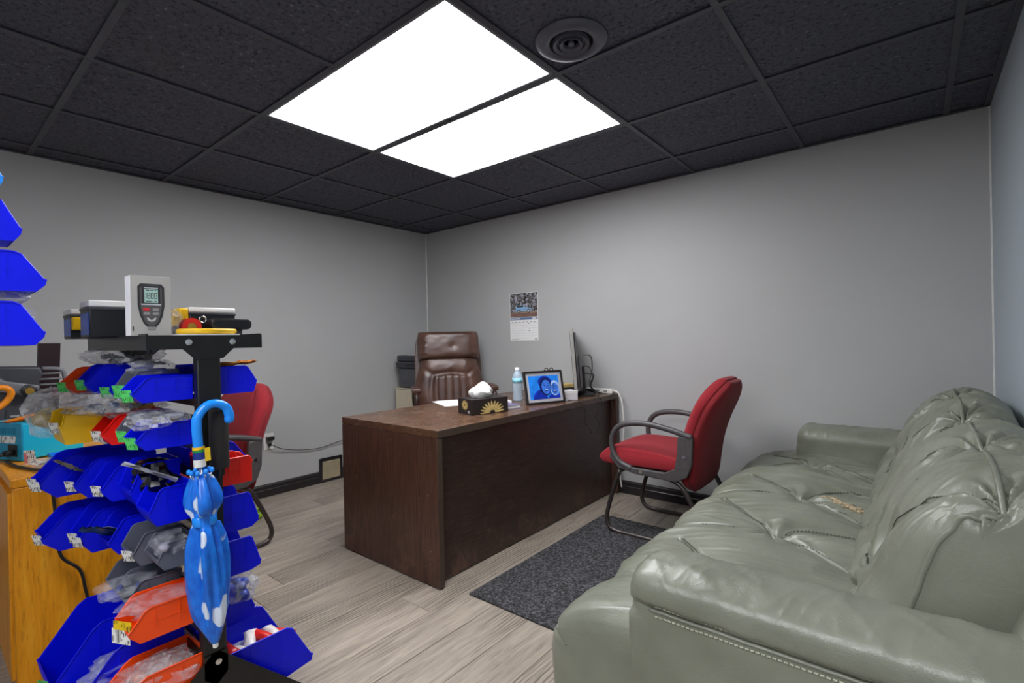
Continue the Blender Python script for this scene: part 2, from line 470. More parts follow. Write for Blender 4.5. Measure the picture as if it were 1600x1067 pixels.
# ------------------------------------------------------------------ room
XL, XR, YB, YF, H = -3.694, 0.289, 3.23, -1.95, 2.1596
GX, GY, G = -2.9173, 0.4348, 0.61
floor = struct(MB().box(XL, XR, YF, YB, -0.06, -0.007).build('floor', subM))
prng = random.Random(11)
PW, PL = 0.178, 1.22
r = 0; x = XL
meshes = {}
while x < XR - 1e-4:
    x1 = min(x + PW, XR); y = YF - prng.random() * PL
    while y < YB:
        a, b = max(y, YF), min(y + PL, YB)
        if b - a > 0.02:
            key = (round(x1 - x, 3), round(b - a, 3))
            w_, l_ = (x1 - x) / 2 - .0008, (b - a) / 2 - .0008
            if key in meshes:
                o = bpy.data.objects.new('plank', meshes[key]); COL.objects.link(o); o.parent = floor
            else:
                m = MB(); bz = .0012
                m.add([(-w_, -l_, -.007), (w_, -l_, -.007), (w_, l_, -.007), (-w_, l_, -.007), (-w_, -l_, -bz), (w_, -l_, -bz), (w_, l_, -bz), (-w_, l_, -bz),
                       (-w_ + bz, -l_ + bz, 0), (w_ - bz, -l_ + bz, 0), (w_ - bz, l_ - bz, 0), (-w_ + bz, l_ - bz, 0)],
                      [(0, 1, 5, 4), (1, 2, 6, 5), (2, 3, 7, 6), (3, 0, 4, 7), (4, 5, 9, 8), (5, 6, 10, 9), (6, 7, 11, 10), (7, 4, 8, 11), (8, 9, 10, 11)])
                o = m.build('plank', plankM, floor); meshes[key] = o.data
            o.location = ((x + x1) / 2, (a + b) / 2, 0)
        y += PL
    x += PW; r += 1

def wall(name, x0, x1, y0, y1, m=None):
    return struct(MB().box(x0, x1, y0, y1, -0.06, 2.35).build(name, m or wallM))
wall('wall_left', XL - .1, XL, YF - .1, YB + .1)
wall('wall_back', XL, XR, YB, YB + .1)
wall('wall_right', XR, XR + .1, YF - .1, YB + .1, wall_mat('wall_right_bluish', '#a9b4bb', '#aeb9c0'))  # right wall coloured slightly bluer than the other walls
wall('wall_front', XL, XR, YF - .1, YF)
for nm, px, sx in (('trim_1', XR, -1), ('trim_2', XL, 1)):   # caulked corner beads
    struct(MB().prism([(0, 0), (sx * .006, 0), (0, -.006)], (px, YB, 0.0), (1, 0, 0), (0, 1, 0), (0, 0, 1), H).build(nm, caulkM))

def baseboard(name, p0, p1, n):
    p0 = Vector(p0); p1 = Vector(p1); n = Vector(n); d = (p1 - p0)
    prof = [(0, 0), (.016, 0), (.016, .05), (.012, .055), (.012, .078), (.007, .088), (0, .09)]
    m = MB().prism(prof, p0, n, (0, 0, 1), d.normalized(), d.length)
    return struct(m.build(name, baseM))
baseboard('baseboard_left', (XL, YF, 0), (XL, 2.062, 0), (1, 0, 0))
struct(MB().prism([(0, 0), (.016, 0), (.016, .05), (.012, .055), (.012, .078), (.007, .088), (0, .09)], (XL, 2.262, 0), (1, 0, 0), (0, 0, 1), (0, 1, 0), YB - 2.262).build('baseboard_left', baseM))
baseboard('baseboard_back', (XL, YB, 0), (XR, YB, 0), (0, -1, 0))
baseboard('baseboard_right', (XR, YF, 0), (XR, YB, 0), (-1, 0, 0))

ceiling = struct(MB().box(XL, XR, YF, YB, H + .06, H + .12).build('ceiling', ceilM))
xs = [XL] + [GX + G * i for i in range(-2, 8) if XL + .03 < GX + G * i < XR - .03] + [XR]
ys = [YF] + [GY + G * j for j in range(-6, 8) if YF + .03 < GY + G * j < YB - .03] + [YB]
def lit(cx, cy):
    i = (cx - GX) / G; j = (cy - GY) / G
    return (1 < i < 3 and 1 < j < 3) or (3 < i < 5 and -3 < j < -1)
tm = {}
for a, b in zip(xs[:-1], xs[1:]):
    for c, d in zip(ys[:-1], ys[1:]):
        cx, cy = (a + b) / 2, (c + d) / 2
        if lit(cx, cy): continue
        key = (round(b - a, 3), round(d - c, 3)); hw, hl = (b - a) / 2 - .003, (d - c) / 2 - .003
        if key in tm:
            o = bpy.data.objects.new('ceiling_tile', tm[key]); COL.objects.link(o); o.parent = ceiling
        else:
            o = MB().box(-hw, hw, -hl, hl, 0, .016).build('ceiling_tile', tileM, ceiling); tm[key] = o.data
        o.location = (cx, cy, H + .006 + prng.random() * .002)
        o.rotation_euler = (prng.uniform(-.002, .002), prng.uniform(-.002, .002), 0)
tw = .012
for x in xs[1:-1]:
    runs = [(YF, YB)]
    if abs(x - (GX + 2 * G)) < .1: runs = [(YF, GY + G + tw), (GY + 3 * G - tw, YB)]
    if abs(x - (GX + 4 * G)) < .1: runs = [(YF, GY - 3 * G + tw), (GY - G - tw, YB)]
    for c, d in runs:
        MB().box(x - tw, x + tw, c, d, H, H + .005).box(x - .002, x + .002, c, d, H + .005, H + .03).build('main_tee', teeM, ceiling)
for y in ys[1:-1]:
    for a, b in zip(xs[:-1], xs[1:]):
        if lit((a + b) / 2, y - .2) and lit((a + b) / 2, y + .2) and abs(y - (GY + 2 * G)) > .1 and abs(y - (GY - 2 * G)) > .1: continue
        MB().box(a + tw, b - tw, y - tw, y + tw, H - .0005, H + .0045).build('cross_tee', teeM, ceiling)
for nm, bx in (('trim_3', (XL, XL + .022, YF, YB)), ('trim_4', (XL, XR, YB - .022, YB)), ('trim_5', (XR - .022, XR, YF, YB))):
    struct(MB().box(*bx, H - .002, H + .004).build(nm, teeM))

def ceiling_light(j, label, i=2):
    t = thing('ceiling_light', label, 'light', (GX + i * G, GY + (j + .5) * G, H))
    hx, hy = G - tw, G / 2 - tw; e = .012
    m = MB().box(-hx, hx, -hy, -hy + e, .001, .02).box(-hx, hx, hy - e, hy, .001, .02).box(-hx, -hx + e, -hy + e, hy - e, .001, .02).box(hx - e, hx, -hy + e, hy - e, .001, .02)
    m.build('frame', midgreyM, t)
    MB().box(-hx + e, hx - e, -hy + e, hy - e, .004, .012).build('diffuser', panelM, t)
    MB().box(-hx, hx, -hy, hy, .021, .05).build('housing', midgreyM, t)
ceiling_light(1, 'lit white ceiling panel nearer the camera, beside the round black vent')
ceiling_light(2, 'lit white ceiling panel farther from the camera, toward the back corner')
ceiling_light(-3, 'added unseen ceiling panel for fill light behind the camera, farthest from the desk', 4)  # this panel and the next are unseen, added to even out the brightness
ceiling_light(-2, 'added unseen ceiling panel for fill light just behind the camera', 4)

t = thing('ceiling_vent', 'round black ceiling air diffuser with concentric rings beside the lit panel', 'vent', (-.931, 1.509, H + .006))
MB().lathe([(.128, 0), (.128, -.004), (.118, -.012), (.09, -.018), (.078, -.012), (.076, 0)], 48).build('outer_flange', ventM, t, smooth='auto')
for rr, zz in ((.066, -.012), (.043, -.012)):
    MB().lathe([(rr, -.004), (rr - .002, zz - .008), (rr - .014, zz - .002), (rr - .018, -.0)], 40).build('ring', ventM, t, smooth='auto')
MB().lathe([(.012, 0), (.012, -.014), (.008, -.018), (0, -.018)], 24).build('centre_cap', ventM, t, smooth='auto')
MB().lathe([(.077, .0), (.077, -.001), (0, -.001)], 32).build('dark_throat', ceilM, t)

# ------------------------------------------------------------------ wall fittings
t = thing('wall_register', 'dark framed beige louvred air register low on the left wall beside the desk', 'vent', (XL, 2.162, .0))
MB().box(.0, .02, -.1, -.082, 0.0, .19).box(0, .02, .082, .1, 0, .19).box(0, .02, -.082, .082, .172, .19).box(0, .02, -.082, .082, 0, .02).build('frame', baseM, t, bevel=.003)
MB().box(0, .004, -.082, .082, .02, .172).build('backing', M('register_dark', '#4d453c', .6), t)
for k in range(12):
    z = .027 + k * .012
    MB().prism([(0, 0), (.010, -.004), (.011, -.002), (0, .006)], (.004, -.08, z), (1, 0, 0), (0, 0, 1), (0, 1, 0), .16).build('slat', louverM, t)
MB().box(.02, .026, -.088, -.084, .09, .11).build('damper_lever', blackP, t)

t = thing('wall_outlet', 'white double wall outlet with a black plug below it, left wall', 'outlet', (XL, 1.672, .40))
MB().box(0, .006, -.037, .037, -.06, .06).build('cover_plate', outletM, t, bevel=.002)
for dz in (.022, -.022):
    MB().box(.006, .008, -.017, .017, dz - .014, dz + .014).build('receptacle', whiteP, t, bevel=.002)
t = thing('plug_adapter', 'black charger plugged into the upper socket of the wall outlet', 'charger', (XL + .008, 1.672, .422))
MB().box(0, .03, -.022, .03, -.013, .013).build('body', blackP, t, bevel=.003)
t = thing('extension_cord', 'thin black power cord running from the wall outlet to the desk', 'cord', (XL, 1.672, .378))
MB().box(.008, .03, -.011, .011, -.011, .011).build('plug', blackP, t, bevel=.003)
pts = spline([(.03, 0, 0), (.045, .02, -.01), (.03, .1, -.05), (.02, .25, -.085), (.02, .4, -.095), (.03, .56, -.07), (.1, .85, -.03), (.3, 1.15, -.12), (.6, 1.2, -.28)], 8)
MB().tube(pts, .0032, 6).build('cable', blackP, t, smooth=True)
pts = spline([(-3.64, 1.38, .2), (-3.66, 1.40, .12), (-3.655, 1.44, .05), (-3.63, 1.43, .006), (-3.55, 1.38, .006)], 8)
tag(MB().tube(pts, .003, 6).build('white_wire', whiteP, smooth=True), 'short white wire hanging to the floor behind the left red chair', 'wire')

# calendar
t = thing('wall_calendar', 'wall calendar with a blue and white pickup picture above a white month grid', 'calendar', (-2.50, YB - .001, 1.10))
def plate(poly, z, th, mat, name, par, o=(0, 0, 0), u=(1, 0, 0), v=(0, 0, 1), n=(0, -1, 0)):
    o = Vector(o) + Vector(n) * z
    return MB().prism(poly, o, u, v, n, th).build(name, mat, par)
def rect(x0, x1, y0, y1): return [(x0, y0), (x1, y0), (x1, y1), (x0, y1)]
def ell(cx, cy, a, b, n=16, t0=0, t1=2 * PI): return [(cx + a * math.cos(t0 + (t1 - t0) * k / n), cy + b * math.sin(t0 + (t1 - t0) * k / n)) for k in range(n + (1 if t1 - t0 < 6 else 0))]
plate(rect(-.146, .146, 0, .17), 0, .003, paperM, 'month_page', t)
plate(rect(-.146, .146, .17, .395), 0, .0025, paperM, 'picture_page', t)
pp = plate(rect(-.142, .142, .195, .392), .0025, .0003, treesM, 'photo', t)
plate(rect(-.142, .142, .195, .23), .0028, .0002, roadM, 'road', pp)
plate(rect(-.142, .142, .23, .236), .0028, .0002, M('print_verge', '#b09a88', .5), 'verge', pp)
plate([(-.085, .243), (.08, .243), (.085, .262), (.05, .272), (.018, .276), (.005, .294), (-.07, .294), (-.083, .276)], .003, .0003, truckM, 'pickup', pp)
plate(rect(-.07, -.002, .277, .290), .0033, .0002, inkM, 'pickup_windows', pp)
plate(rect(-.08, .082, .255, .259), .0033, .0002, stripM, 'pickup_stripe', pp)
for cx in (-.05, .052):
    plate(ell(cx, .243, .016, .016), .0034, .0003, inkM, 'wheel', pp); plate(ell(cx, .243, .009, .009), .0038, .0003, silverM, 'wheel_hub', pp)
plate(rect(-.142, .142, .172, .192), .0028, .0003, stripM, 'title_strip', t)
plate(rect(-.13, -.04, .178, .186), .0031, .0002, paperM, 'title_print', t); plate(rect(.09, .13, .178, .186), .0031, .0002, paperM, 'year_print', t)
m = MB()
for k in range(7): m.prism(rect(-.13, .135, .02 + k * .021, .0212 + k * .021), (0, -.003, 0), (1, 0, 0), (0, 0, 1), (0, -1, 0), .0002)
m.build('grid_lines', greyLine, t)
m = MB()
for k in range(7): m.prism(rect(-.128 + k * .038, -.108 + k * .038, .152, .155), (0, -.003, 0), (1, 0, 0), (0, 0, 1), (0, -1, 0), .0002)
for a, b, c in ((.045, .06, .139), (.05, .062, .098), (.05, .062, .078)): m.prism(rect(a, b, c, c + .005), (0, -.003, 0), (1, 0, 0), (0, 0, 1), (0, -1, 0), .0002)
m.prism(rect(-.13, -.06, .009, .012), (0, -.003, 0), (1, 0, 0), (0, 0, 1), (0, -1, 0), .0002); m.prism(rect(.11, .135, .009, .014), (0, -.003, 0), (1, 0, 0), (0, 0, 1), (0, -1, 0), .0002)
m.build('grid_print', inkM, t)['kind'] = 'stuff'
MB().prism(ell(0, .388, .004, .004, 10), (0, -.0025, 0), (1, 0, 0), (0, 0, 1), (0, -1, 0), .004).build('pin', chromeM, t)

# ------------------------------------------------------------------ desk
DT = .7115
dx0, dx1, dy0, dy1 = -2.405, -1.648, 1.482, 3.205
desk = thing('office_desk', 'long dark brown veneer desk with scuffed top and side panel', 'desk', ((dx0 + dx1) / 2, (dy0 + dy1) / 2, 0))
hx, hy = (dx1 - dx0) / 2, (dy1 - dy0) / 2
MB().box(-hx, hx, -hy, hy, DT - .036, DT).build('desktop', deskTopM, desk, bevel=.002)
MB().box(hx - .0005, hx + .0008, -hy + .001, hy - .001, DT - .033, DT - .003).build('edge_band', deskEdgeM, desk)
for s, nm in ((-1, 'near'), (1, 'far')):
    y0 = -hy if s < 0 else hy - .03
    MB().box(-hx, hx - .002, y0, y0 + .03, .006, DT - .037).build('side_panel', deskM, desk, bevel=.0015)
    MB().box(hx - .002, hx - .0005, y0 + .001, y0 + .029, .01, DT - .04).build('edge_band', deskEdgeM, desk)
    for k in (-.3, .3): MB().lathe([(.012, 0), (.012, .006)], 12, Matrix.Translation((k, y0 + .015, 0))).build('foot_glide', blackP, desk)
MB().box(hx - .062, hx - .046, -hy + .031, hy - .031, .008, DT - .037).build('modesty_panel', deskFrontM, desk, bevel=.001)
MB().box(-hx + .02, hx - .075, hy - .44, hy - .04, .03, DT - .04).build('drawer_pedestal', deskM, desk)
for k in range(3):
    dr = MB().box(-hx + .002, -hx + .019, hy - .437, hy - .043, .04 + k * .21, .24 + k * .21).build('drawer', deskM, desk, bevel=.0015)
    MB().box(-hx - .012, -hx + .002, hy - .29, hy - .19, .13 + k * .21, .14 + k * .21).build('handle', chromeM, dr, bevel=.002)

# tissue box
t = thing('tissue_box', 'dark brown tissue box with a gold flower print on the desk edge', 'tissue box', (-1.783, 1.992, DT), math.atan2(.224, .06))
t_w, t_d, t_h = .116, .075, .084
m = MB().box(-t_w, t_w, 0, 2 * t_d, 0, t_h); m.build('carton', tboxM, t, bevel=.0015)
def petals(cx, cz, n, r0, r1, wd, u, o, nn, a0=0, a1=PI):
    m = MB()
    for ring, (ra, rb) in enumerate(((r0, r1 * .62), (r0 + .006, r1))):
        for k in range(n):
            a = a0 + (a1 - a0) * (k + .5 * ring) / (n - .5)
            c, s_ = math.cos(a), math.sin(a); L = rb - ra; poly = []
            for q in range(10):
                th = 2 * PI * q / 10; pa = ra + L / 2 + L / 2 * math.cos(th); pb = wd * math.sin(th)
                poly.append((cx + pa * c - pb * s_, max(.004, cz + (pa * s_ + pb * c) * .8)))
            m.prism(poly, Vector(o) + Vector(nn) * (.0004 * ring), u, (0, 0, 1), nn, .0006)
    return m
petals(.012, .006, 11, .016, .08, .0062, (1, 0, 0), (0, 0, 0), (0, -1, 0)).build('flower_print', goldM, t)
petals(.075, .05, 14, .006, .034, .004, (0, 1, 0), (-t_w, 0, 0), (-1, 0, 0), 0, 2 * PI).build('flower_print', goldM, t)
plate(rect(.028, .046, .008, .022), .0, .0006, silverM, 'printed_mark', t, (-t_w, 0, 0), (0, 1, 0), (0, 0, 1), (-1, 0, 0))
nu, nv = 30, 12
P = np.zeros((nu, nv, 3))
for j in range(nv):
    v = j / (nv - 1)
    for i in range(nu):
        a = 2 * PI * i / nu; wob = 1 + .20 * math.sin(3 * a + 2 * v) + .16 * math.sin(5 * a + 6 * v) + .7 * float(vn(math.cos(a) * 3 + 4, math.sin(a) * 3 + v * 3, 2))
        rad = (.036 + .030 * math.sin(PI * min(1, v * 1.25)) * wob) * (1 if v < .75 else max(.02, math.cos((v - .75) / .25 * PI / 2)))
        P[i, j] = (rad * 1.05 * math.cos(a) - .012 + .012 * v, rad * .65 * math.sin(a) + t_d, .078 + .088 * v + .006 * math.sin(4 * a + 9 * v))
MB().grid(P, wrap_u=True).build('tissue', tissueM, t, smooth='auto', angle=22)

# paper stack, notebook stack
t = thing('paper_sheets', 'loose white paper sheets on the desk in front of the brown chair', 'paper', (-2.30, 2.22, DT), R(-28))
for k, (a, b, c) in enumerate(((0, 0, 0), (.01, -.008, .05), (-.006, .012, -.06))):
    MB().box(-.14, .14, -.1, .1, .0008 * k, .0008 * k + .0007, Matrix.Translation((a, b, 0)) @ Matrix.Rotation(c, 4, 'Z')).build('sheet', paperM, t)
t = thing('notebook', 'closed white notebook with dark purple cover edge beside the tissue box', 'notebook', (-1.87, 2.18, DT), R(72))
MB().box(-.09, .09, -.07, .07, 0, .004).build('cover', purpleM, t, bevel=.001)
MB().box(-.088, .088, -.068, .068, .004, .018).build('pages', paperM, t)
MB().box(-.09, .09, -.07, .07, .018, .021).build('cover', purpleM, t, bevel=.001)
t = thing('document_stack', 'small stack of white papers lying on the desk behind the tissue box', 'paper', (-1.97, 2.24, DT), R(60))
for k in range(3):
    MB().box(-.085, .085, -.06, .06, .011 * k, .011 * k + .01, Matrix.Rotation(.05 * k - .03, 4, 'Z')).build('bundle', paperM, t)

# water bottle
t = thing('water_bottle', 'clear plastic water bottle with pale blue label and white cap', 'bottle', (-2.00, 2.50, DT))
prof = [(0, 0), (.028, 0), (.032, .006)]
for k in range(8): prof += [(.0325, .014 + k * .012), (.0305, .020 + k * .012)]
prof += [(.0325, .112), (.0325, .155), (.031, .162), (.024, .18), (.0135, .192), (.0125, .2)]
MB().lathe(prof, 24).build('bottle_body', bottleM, t, smooth='auto')
MB().lathe([(.033, .118), (.033, .15)], 24).build('label_wrap', M('bottle_label', '#8fd0ee', .4, 0, .4, 90), t, smooth=True)
MB().lathe([(0, .2), (.0145, .2), (.0145, .214), (.013, .217), (0, .217)], 20).build('cap', capM, t, smooth='auto')

# photo frame
fa = math.atan2(.266, .101)
t = thing('picture_frame', 'dark picture frame with a blue tinted photo of two hooded people', 'picture frame', (-1.757, 2.478, DT), fa)
TILT = Matrix.Rotation(R(-12), 4, 'X')
def tb(name, mat, x0, x1, y0, y1, z0, z1, par=t, bev=0):
    return MB().box(x0, x1, y0, y1, z0, z1, TILT).build(name, mat, par, bevel=bev)
fw, fh = .14, .205
m = MB().box(-fw, fw, -.006, .01, 0, .012, TILT).box(-fw, fw, -.006, .01, fh - .012, fh, TILT).box(-fw, -fw + .012, -.006, .01, .012, fh - .012, TILT).box(fw - .012, fw, -.006, .01, .012, fh - .012, TILT)
m.build('moulding', frameM, t, bevel=.002)
tb('mount_board', silverM, -fw + .012, fw - .012, -.001, .006, .012, fh - .012)
ph = tb('photo', printB, -fw + .03, fw - .03, -.0016, -.001, .03, fh - .03)
def fp(name, poly, lv, mat):
    m = MB().prism(poly, (0, -.0016 - .0003 * lv, 0), (1, 0, 0), (0, 0, 1), (0, -1, 0), .0003); m.xf(TILT); return m.build(name, mat, ph)
fp('printed_jacket', [(-.09, .031), (-.088, .052), (-.06, .082), (-.03, .09), (.0, .06), (.02, .031)], 0, printN)
fp('printed_jacket', [(.022, .031), (.03, .05), (.06, .066), (.095, .06), (.108, .05), (.108, .031)], 0, printN)
fp('printed_cap', ell(.005, .135, .05, .038, 18), 1, printN)
fp('printed_hood', ell(.008, .108, .044, .058, 20), 2, printD)
fp('printed_face', ell(.012, .103, .033, .044, 20), 3, printF)
fp('printed_hood', ell(.075, .094, .036, .047, 20), 2, printL)
fp('printed_face', ell(.075, .09, .027, .036, 20), 3, printF)
for cx, cy, k in ((.012, .103, 1.0), (.075, .09, .85)):
    for sx in (-1, 1):
        fp('printed_eye', ell(cx + sx * .013 * k, cy + .010 * k, .006 * k, .003 * k, 10), 4, printD)
        fp('printed_brow', ell(cx + sx * .013 * k, cy + .019 * k, .008 * k, .0012 * k, 10), 4, printD)
    fp('printed_nose', [(cx - .003 * k, cy - .004 * k), (cx + .003 * k, cy - .004 * k), (cx, cy + .008 * k)], 4, printN)
    fp('printed_mouth', ell(cx, cy - .012 * k, .016 * k, .014 * k, 12, PI, 2 * PI), 4, printD)
    fp('printed_teeth', [(cx - .013 * k, cy - .0135 * k), (cx + .013 * k, cy - .0135 * k), (cx + .008 * k, cy - .020 * k), (cx - .008 * k, cy - .020 * k)], 5, printL)
MB().prism([(0, 0), (.012, .002), (.006, .14), (0, .14)], (-.02, .085, 0), (0, -1, 0), (0, 0, 1), (1, 0, 0), .04).build('easel_leg', frameM, t)

# organiser with scissors, books, white box
t = thing('desk_organiser', 'black desk organiser standing behind the picture frame', 'organiser', (-2.00, 2.76, DT), R(66))
m = MB().box(-.1, .1, -.05, .05, 0, .004).box(-.1, .1, -.05, -.046, .004, .16).box(-.1, .1, .046, .05, .004, .16).box(-.1, -.096, -.046, .046, .004, .16).box(.096, .1, -.046, .046, .004, .16).box(.03, .033, -.046, .046, .004, .155)
m.build('tray_box', blackP, t, bevel=.001)
MB().box(-.098, .02, -.045, .045, .15, .166).build('flat_case', darkgreyM, t, bevel=.003)
t = thing('scissors', 'scissors with dark loop handles standing in the black desk organiser', 'scissors', (-1.972, 2.815, DT), R(66))
for s in (-1, 1):
    ring = [(s * .02 + .016 * math.cos(a), 0, .175 + .021 * math.sin(a)) for a in np.linspace(0, 2 * PI, 16, endpoint=False)]
    MB().tube(ring, .0038, 8, closed=True).build('handle', M('scissor_handle', '#4a4335', .4), t, smooth=True)
    MB().prism([(s * .012, .158), (s * .006, .156), (-s * .005, .07), (-s * .001, .02), (s * .006, .1)], (0, .001 * s, 0), (1, 0, 0), (0, 0, 1), (0, 1, 0), .0016).build('blade', chromeM, t)
t = thing('book_pile', 'two tan books stacked behind the picture frame by the monitor', 'books', (-1.88, 2.84, DT), R(60))
MB().box(-.08, .08, -.06, .06, 0, .045).build('carton', M('card_tan', '#8f7a5e', .7), t, bevel=.001)
for k in range(2):
    b = MB().box(-.078, .078, -.058, .058, .0455 + k * .022, .0665 + k * .022, Matrix.Rotation(.06 * k, 4, 'Z')).build('book', bookM if k else inkM, t, bevel=.001)
t = thing('white_carton', 'small white carton on the desk at the right of the picture frame', 'box', (-1.75, 2.70, DT), R(64))
MB().box(-.055, .055, -.04, .04, 0, .062).build('carton', M('white_card', '#d9d6da', .6), t, bevel=.001)
MB().box(-.055, .055, -.0405, -.04, .046, .061).build('flap', paperM, t)

# monitor
ma = math.atan2(-.53, -.855)
t = thing('computer_monitor', 'grey desktop monitor seen edge on at the far end of the desk', 'monitor', (-1.865, 2.985, DT), ma - PI / 2 + PI)
# local: screen faces -y
TM = Matrix.Translation((0, 0, .03)) @ Matrix.Rotation(R(3.5), 4, 'X')
m = MB().box(-.23, .23, -.004, .018, .01, .435, TM); m.build('bezel', monitorM, t, bevel=.003)
MB().box(-.215, .215, -.006, -.0035, .03, .42, TM).build('screen', screenM, t)
MB().box(-.2, .2, .018, .034, .03, .41, TM).build('back_shell', M('monitor_back', '#5a5a5c', .45), t, bevel=.008)
MB().box(-.13, .13, .034, .055, .03, .24, TM).build('back_bulge', M('monitor_bulge', '#6e6e70', .45), t, bevel=.008)
MB().prism([(.05, .02), (.075, .02), (.065, .2), (.045, .2)], (-.03, 0, 0), (0, 1, 0), (0, 0, 1), (1, 0, 0), .06).build('stand_neck', blackP, t, bevel=.004)
MB().lathe([(0, 0), (.1, 0), (.1, .008), (.06, .02), (0, .022)], 32, Matrix.Translation((0, .05, 0)) @ Matrix.Diagonal((1.15, .85, 1, 1))).build('stand_base', blackP, t, smooth='auto')
for k, pts in enumerate(([(.03, .06, .28), (.02, .11, .27), (.0, .12, .18), (.02, .10, .08), (.01, .15, .02), (-.05, .19, .012)], [(-.04, .06, .2), (-.05, .1, .19), (-.03, .125, .12), (-.06, .11, .05), (-.02, .14, .008)], [(.0, .06, .15), (.03, .13, .14), (-.01, .1, .07), (.04, .13, .03), (.06, .16, .008)])):
    MB().tube(spline(pts, 8), .0035, 6).build('cable', blackP, t, smooth=True)

t = thing('power_strip', 'white power strip against the back wall at the desk end, cord looping down', 'power strip', (-1.75, 3.17, DT), 0)
MB().box(-.13, .085, -.022, .022, 0, .034).build('housing', whiteP, t, bevel=.006, seg=3)
for k in range(3): MB().box(-.1 + k * .06, -.075 + k * .06, -.0235, -.022, .008, .026).build('socket', M('socket_grey', '#8b8a86', .5), t)
MB().box(-.11, -.05, -.05, -.024, .004, .03).build('black_plug', blackP, t, bevel=.004)
MB().tube(spline([(.085, 0, .018), (.115, 0, .014), (.15, -.005, -.05), (.165, -.01, -.2), (.15, -.005, -.36), (.12, 0, -.52), (.13, .01, -.66)], 8), .0055, 8).build('cord', whiteP, t, smooth=True)
for nm, lab, pts in (('usb_cable', 'thin dark cable draping over the desk front right of the picture frame', [(-1.72, 2.66, DT + .003), (-1.67, 2.68, DT + .005), (-1.643, 2.69, DT - .01), (-1.64, 2.74, DT - .07), (-1.64, 2.735, DT - .14), (-1.64, 2.79, DT - .19), (-1.641, 2.81, DT - .225)]),
                     ('usb_cable', 'thin dark cable hanging in a loop over the desk front below the monitor', [(-1.80, 2.93, DT + .006), (-1.70, 2.93, DT + .004), (-1.645, 2.94, DT - .004), (-1.641, 2.955, DT - .07), (-1.64, 2.87, DT - .12), (-1.64, 2.915, DT - .17), (-1.64, 2.88, DT - .22), (-1.64, 2.80, DT - .215)]),
                     ('usb_cable', 'thin dark cable hanging at the far corner of the desk front', [(-1.74, 3.08, DT + .004), (-1.66, 3.10, DT + .005), (-1.642, 3.10, DT - .01), (-1.64, 3.09, DT - .1), (-1.641, 3.11, DT - .2), (-1.64, 3.13, DT - .26)])):
    tag(MB().tube(spline(pts, 7), .0022, 6).build(nm, blackP, smooth=True), lab, 'cable')

# ------------------------------------------------------------------ cushion helper
def cushion(hw, h, tf, tb_, nu=25, nv=29, disp=None, p=4.0, curve=None, edge=.012):
    """two-sided pad: front faces -y, x across, z 0..h.  hw(v): half width, v 0..1"""
    u = np.sin(np.linspace(-PI / 2, PI / 2, nu)); v = (np.sin(np.linspace(-PI / 2, PI / 2, nv)) + 1) / 2
    U, V = np.meshgrid(u, v, indexing='ij')
    pr = np.maximum(0, (1 - np.abs(U) ** p)) ** .5 * np.maximum(0, (1 - np.abs(2 * V - 1) ** (p * 1.4))) ** .5
    HW = np.vectorize(hw)(V); X = U * HW; Z = V * h
    C = np.vectorize(curve)(V) if curve else np.zeros_like(V)
    d = disp(U, V) if disp else 0
    F = np.stack([X, C - edge - (tf + d) * pr, Z], -1); B = np.stack([X, C + edge + tb_ * pr, Z], -1)
    m = MB(); m.grid(F); k = m.i; n1 = len(m.v)
    m.grid(B, flip=True)
    # rim
    idx = [(i, 0) for i in range(nu)] + [(nu - 1, j) for j in range(1, nv)] + [(i, nv - 1) for i in range(nu - 2, -1, -1)] + [(0, j) for j in range(nv - 2, 0, -1)]
    ids = [i * nv + j for i, j in idx]; L = len(ids)
    for q in range(L):
        a, b = ids[q], ids[(q + 1) % L]; m.f.append((a, b, b + n1, a + n1)); m.mi.append(m.i)
    return m

# ------------------------------------------------------------------ executive chair
t = thing('executive_chair', 'brown leather high back executive chair behind the desk', 'chair', (-2.79, 2.685, 0), R(53))
def rib(U, V):
    d = np.zeros_like(U)
    inn = (np.abs(U) < .5) & (V < .66)
    for k in range(-2, 3): d += np.where(inn, .020 * np.exp(-((U - k * .2) / .045) ** 2), 0)
    edge = seg_dist(U, V, [[(-.55, 0), (-.58, .4), (-.52, .66), (0, .70), (.52, .66), (.58, .4), (.55, 0)], [(-.52, .66), (-.95, .80)], [(.52, .66), (.95, .80)]])
    d -= .016 * np.exp(-(edge / .03) ** 2)
    d += .004 * vn(U * 6, V * 9, 2) + .003 * vn(U * 15, V * 20, 3)
    return d
TB = Matrix.Translation((0, .20, .50)) @ Matrix.Rotation(R(-9), 4, 'X')
m = cushion(lambda v: .235 + .05 * math.sin(PI * min(1, v * 1.2)), .50, .075, .03, 45, 49, rib); m.xf(TB); m.build('backrest', brownM, t, smooth=True)
def wr(U, V): return .008 * np.where(np.abs(U) > .75, vn(U * 2, V * 26, 5) * 2, 0) + .004 * vn(U * 5, V * 6, 6) - .01 * np.exp(-(((U - .1) / .07) ** 2 + ((V - .45) / .08) ** 2))
m = cushion(lambda v: .255 - .012 * abs(2 * v - 1) ** 3, .235, .09, .03, 45, 33, wr, p=6); m.xf(TB @ Matrix.Translation((0, -.008, .455))); m.build('headrest', brownM, t, smooth=True)
m = cushion(lambda v: .275 - .02 * abs(2 * v - 1) ** 4, .66, .005, .035, 25, 33, None, p=6); m.xf(TB @ Matrix.Translation((0, .05, -.01))); m.build('back_shell', brownM, t, smooth=True)
m = cushion(lambda v: .27 - .02 * abs(2 * v - 1) ** 4, .50, .07, .04, 31, 31, lambda U, V: .01 * vn(U * 5, V * 5, 8), p=5)
m.xf(Matrix.Translation((0, .26, .47)) @ Matrix.Rotation(R(88), 4, 'X') @ Matrix.Rotation(0, 4, 'Z')); m.build('seat', brownM, t, smooth=True)
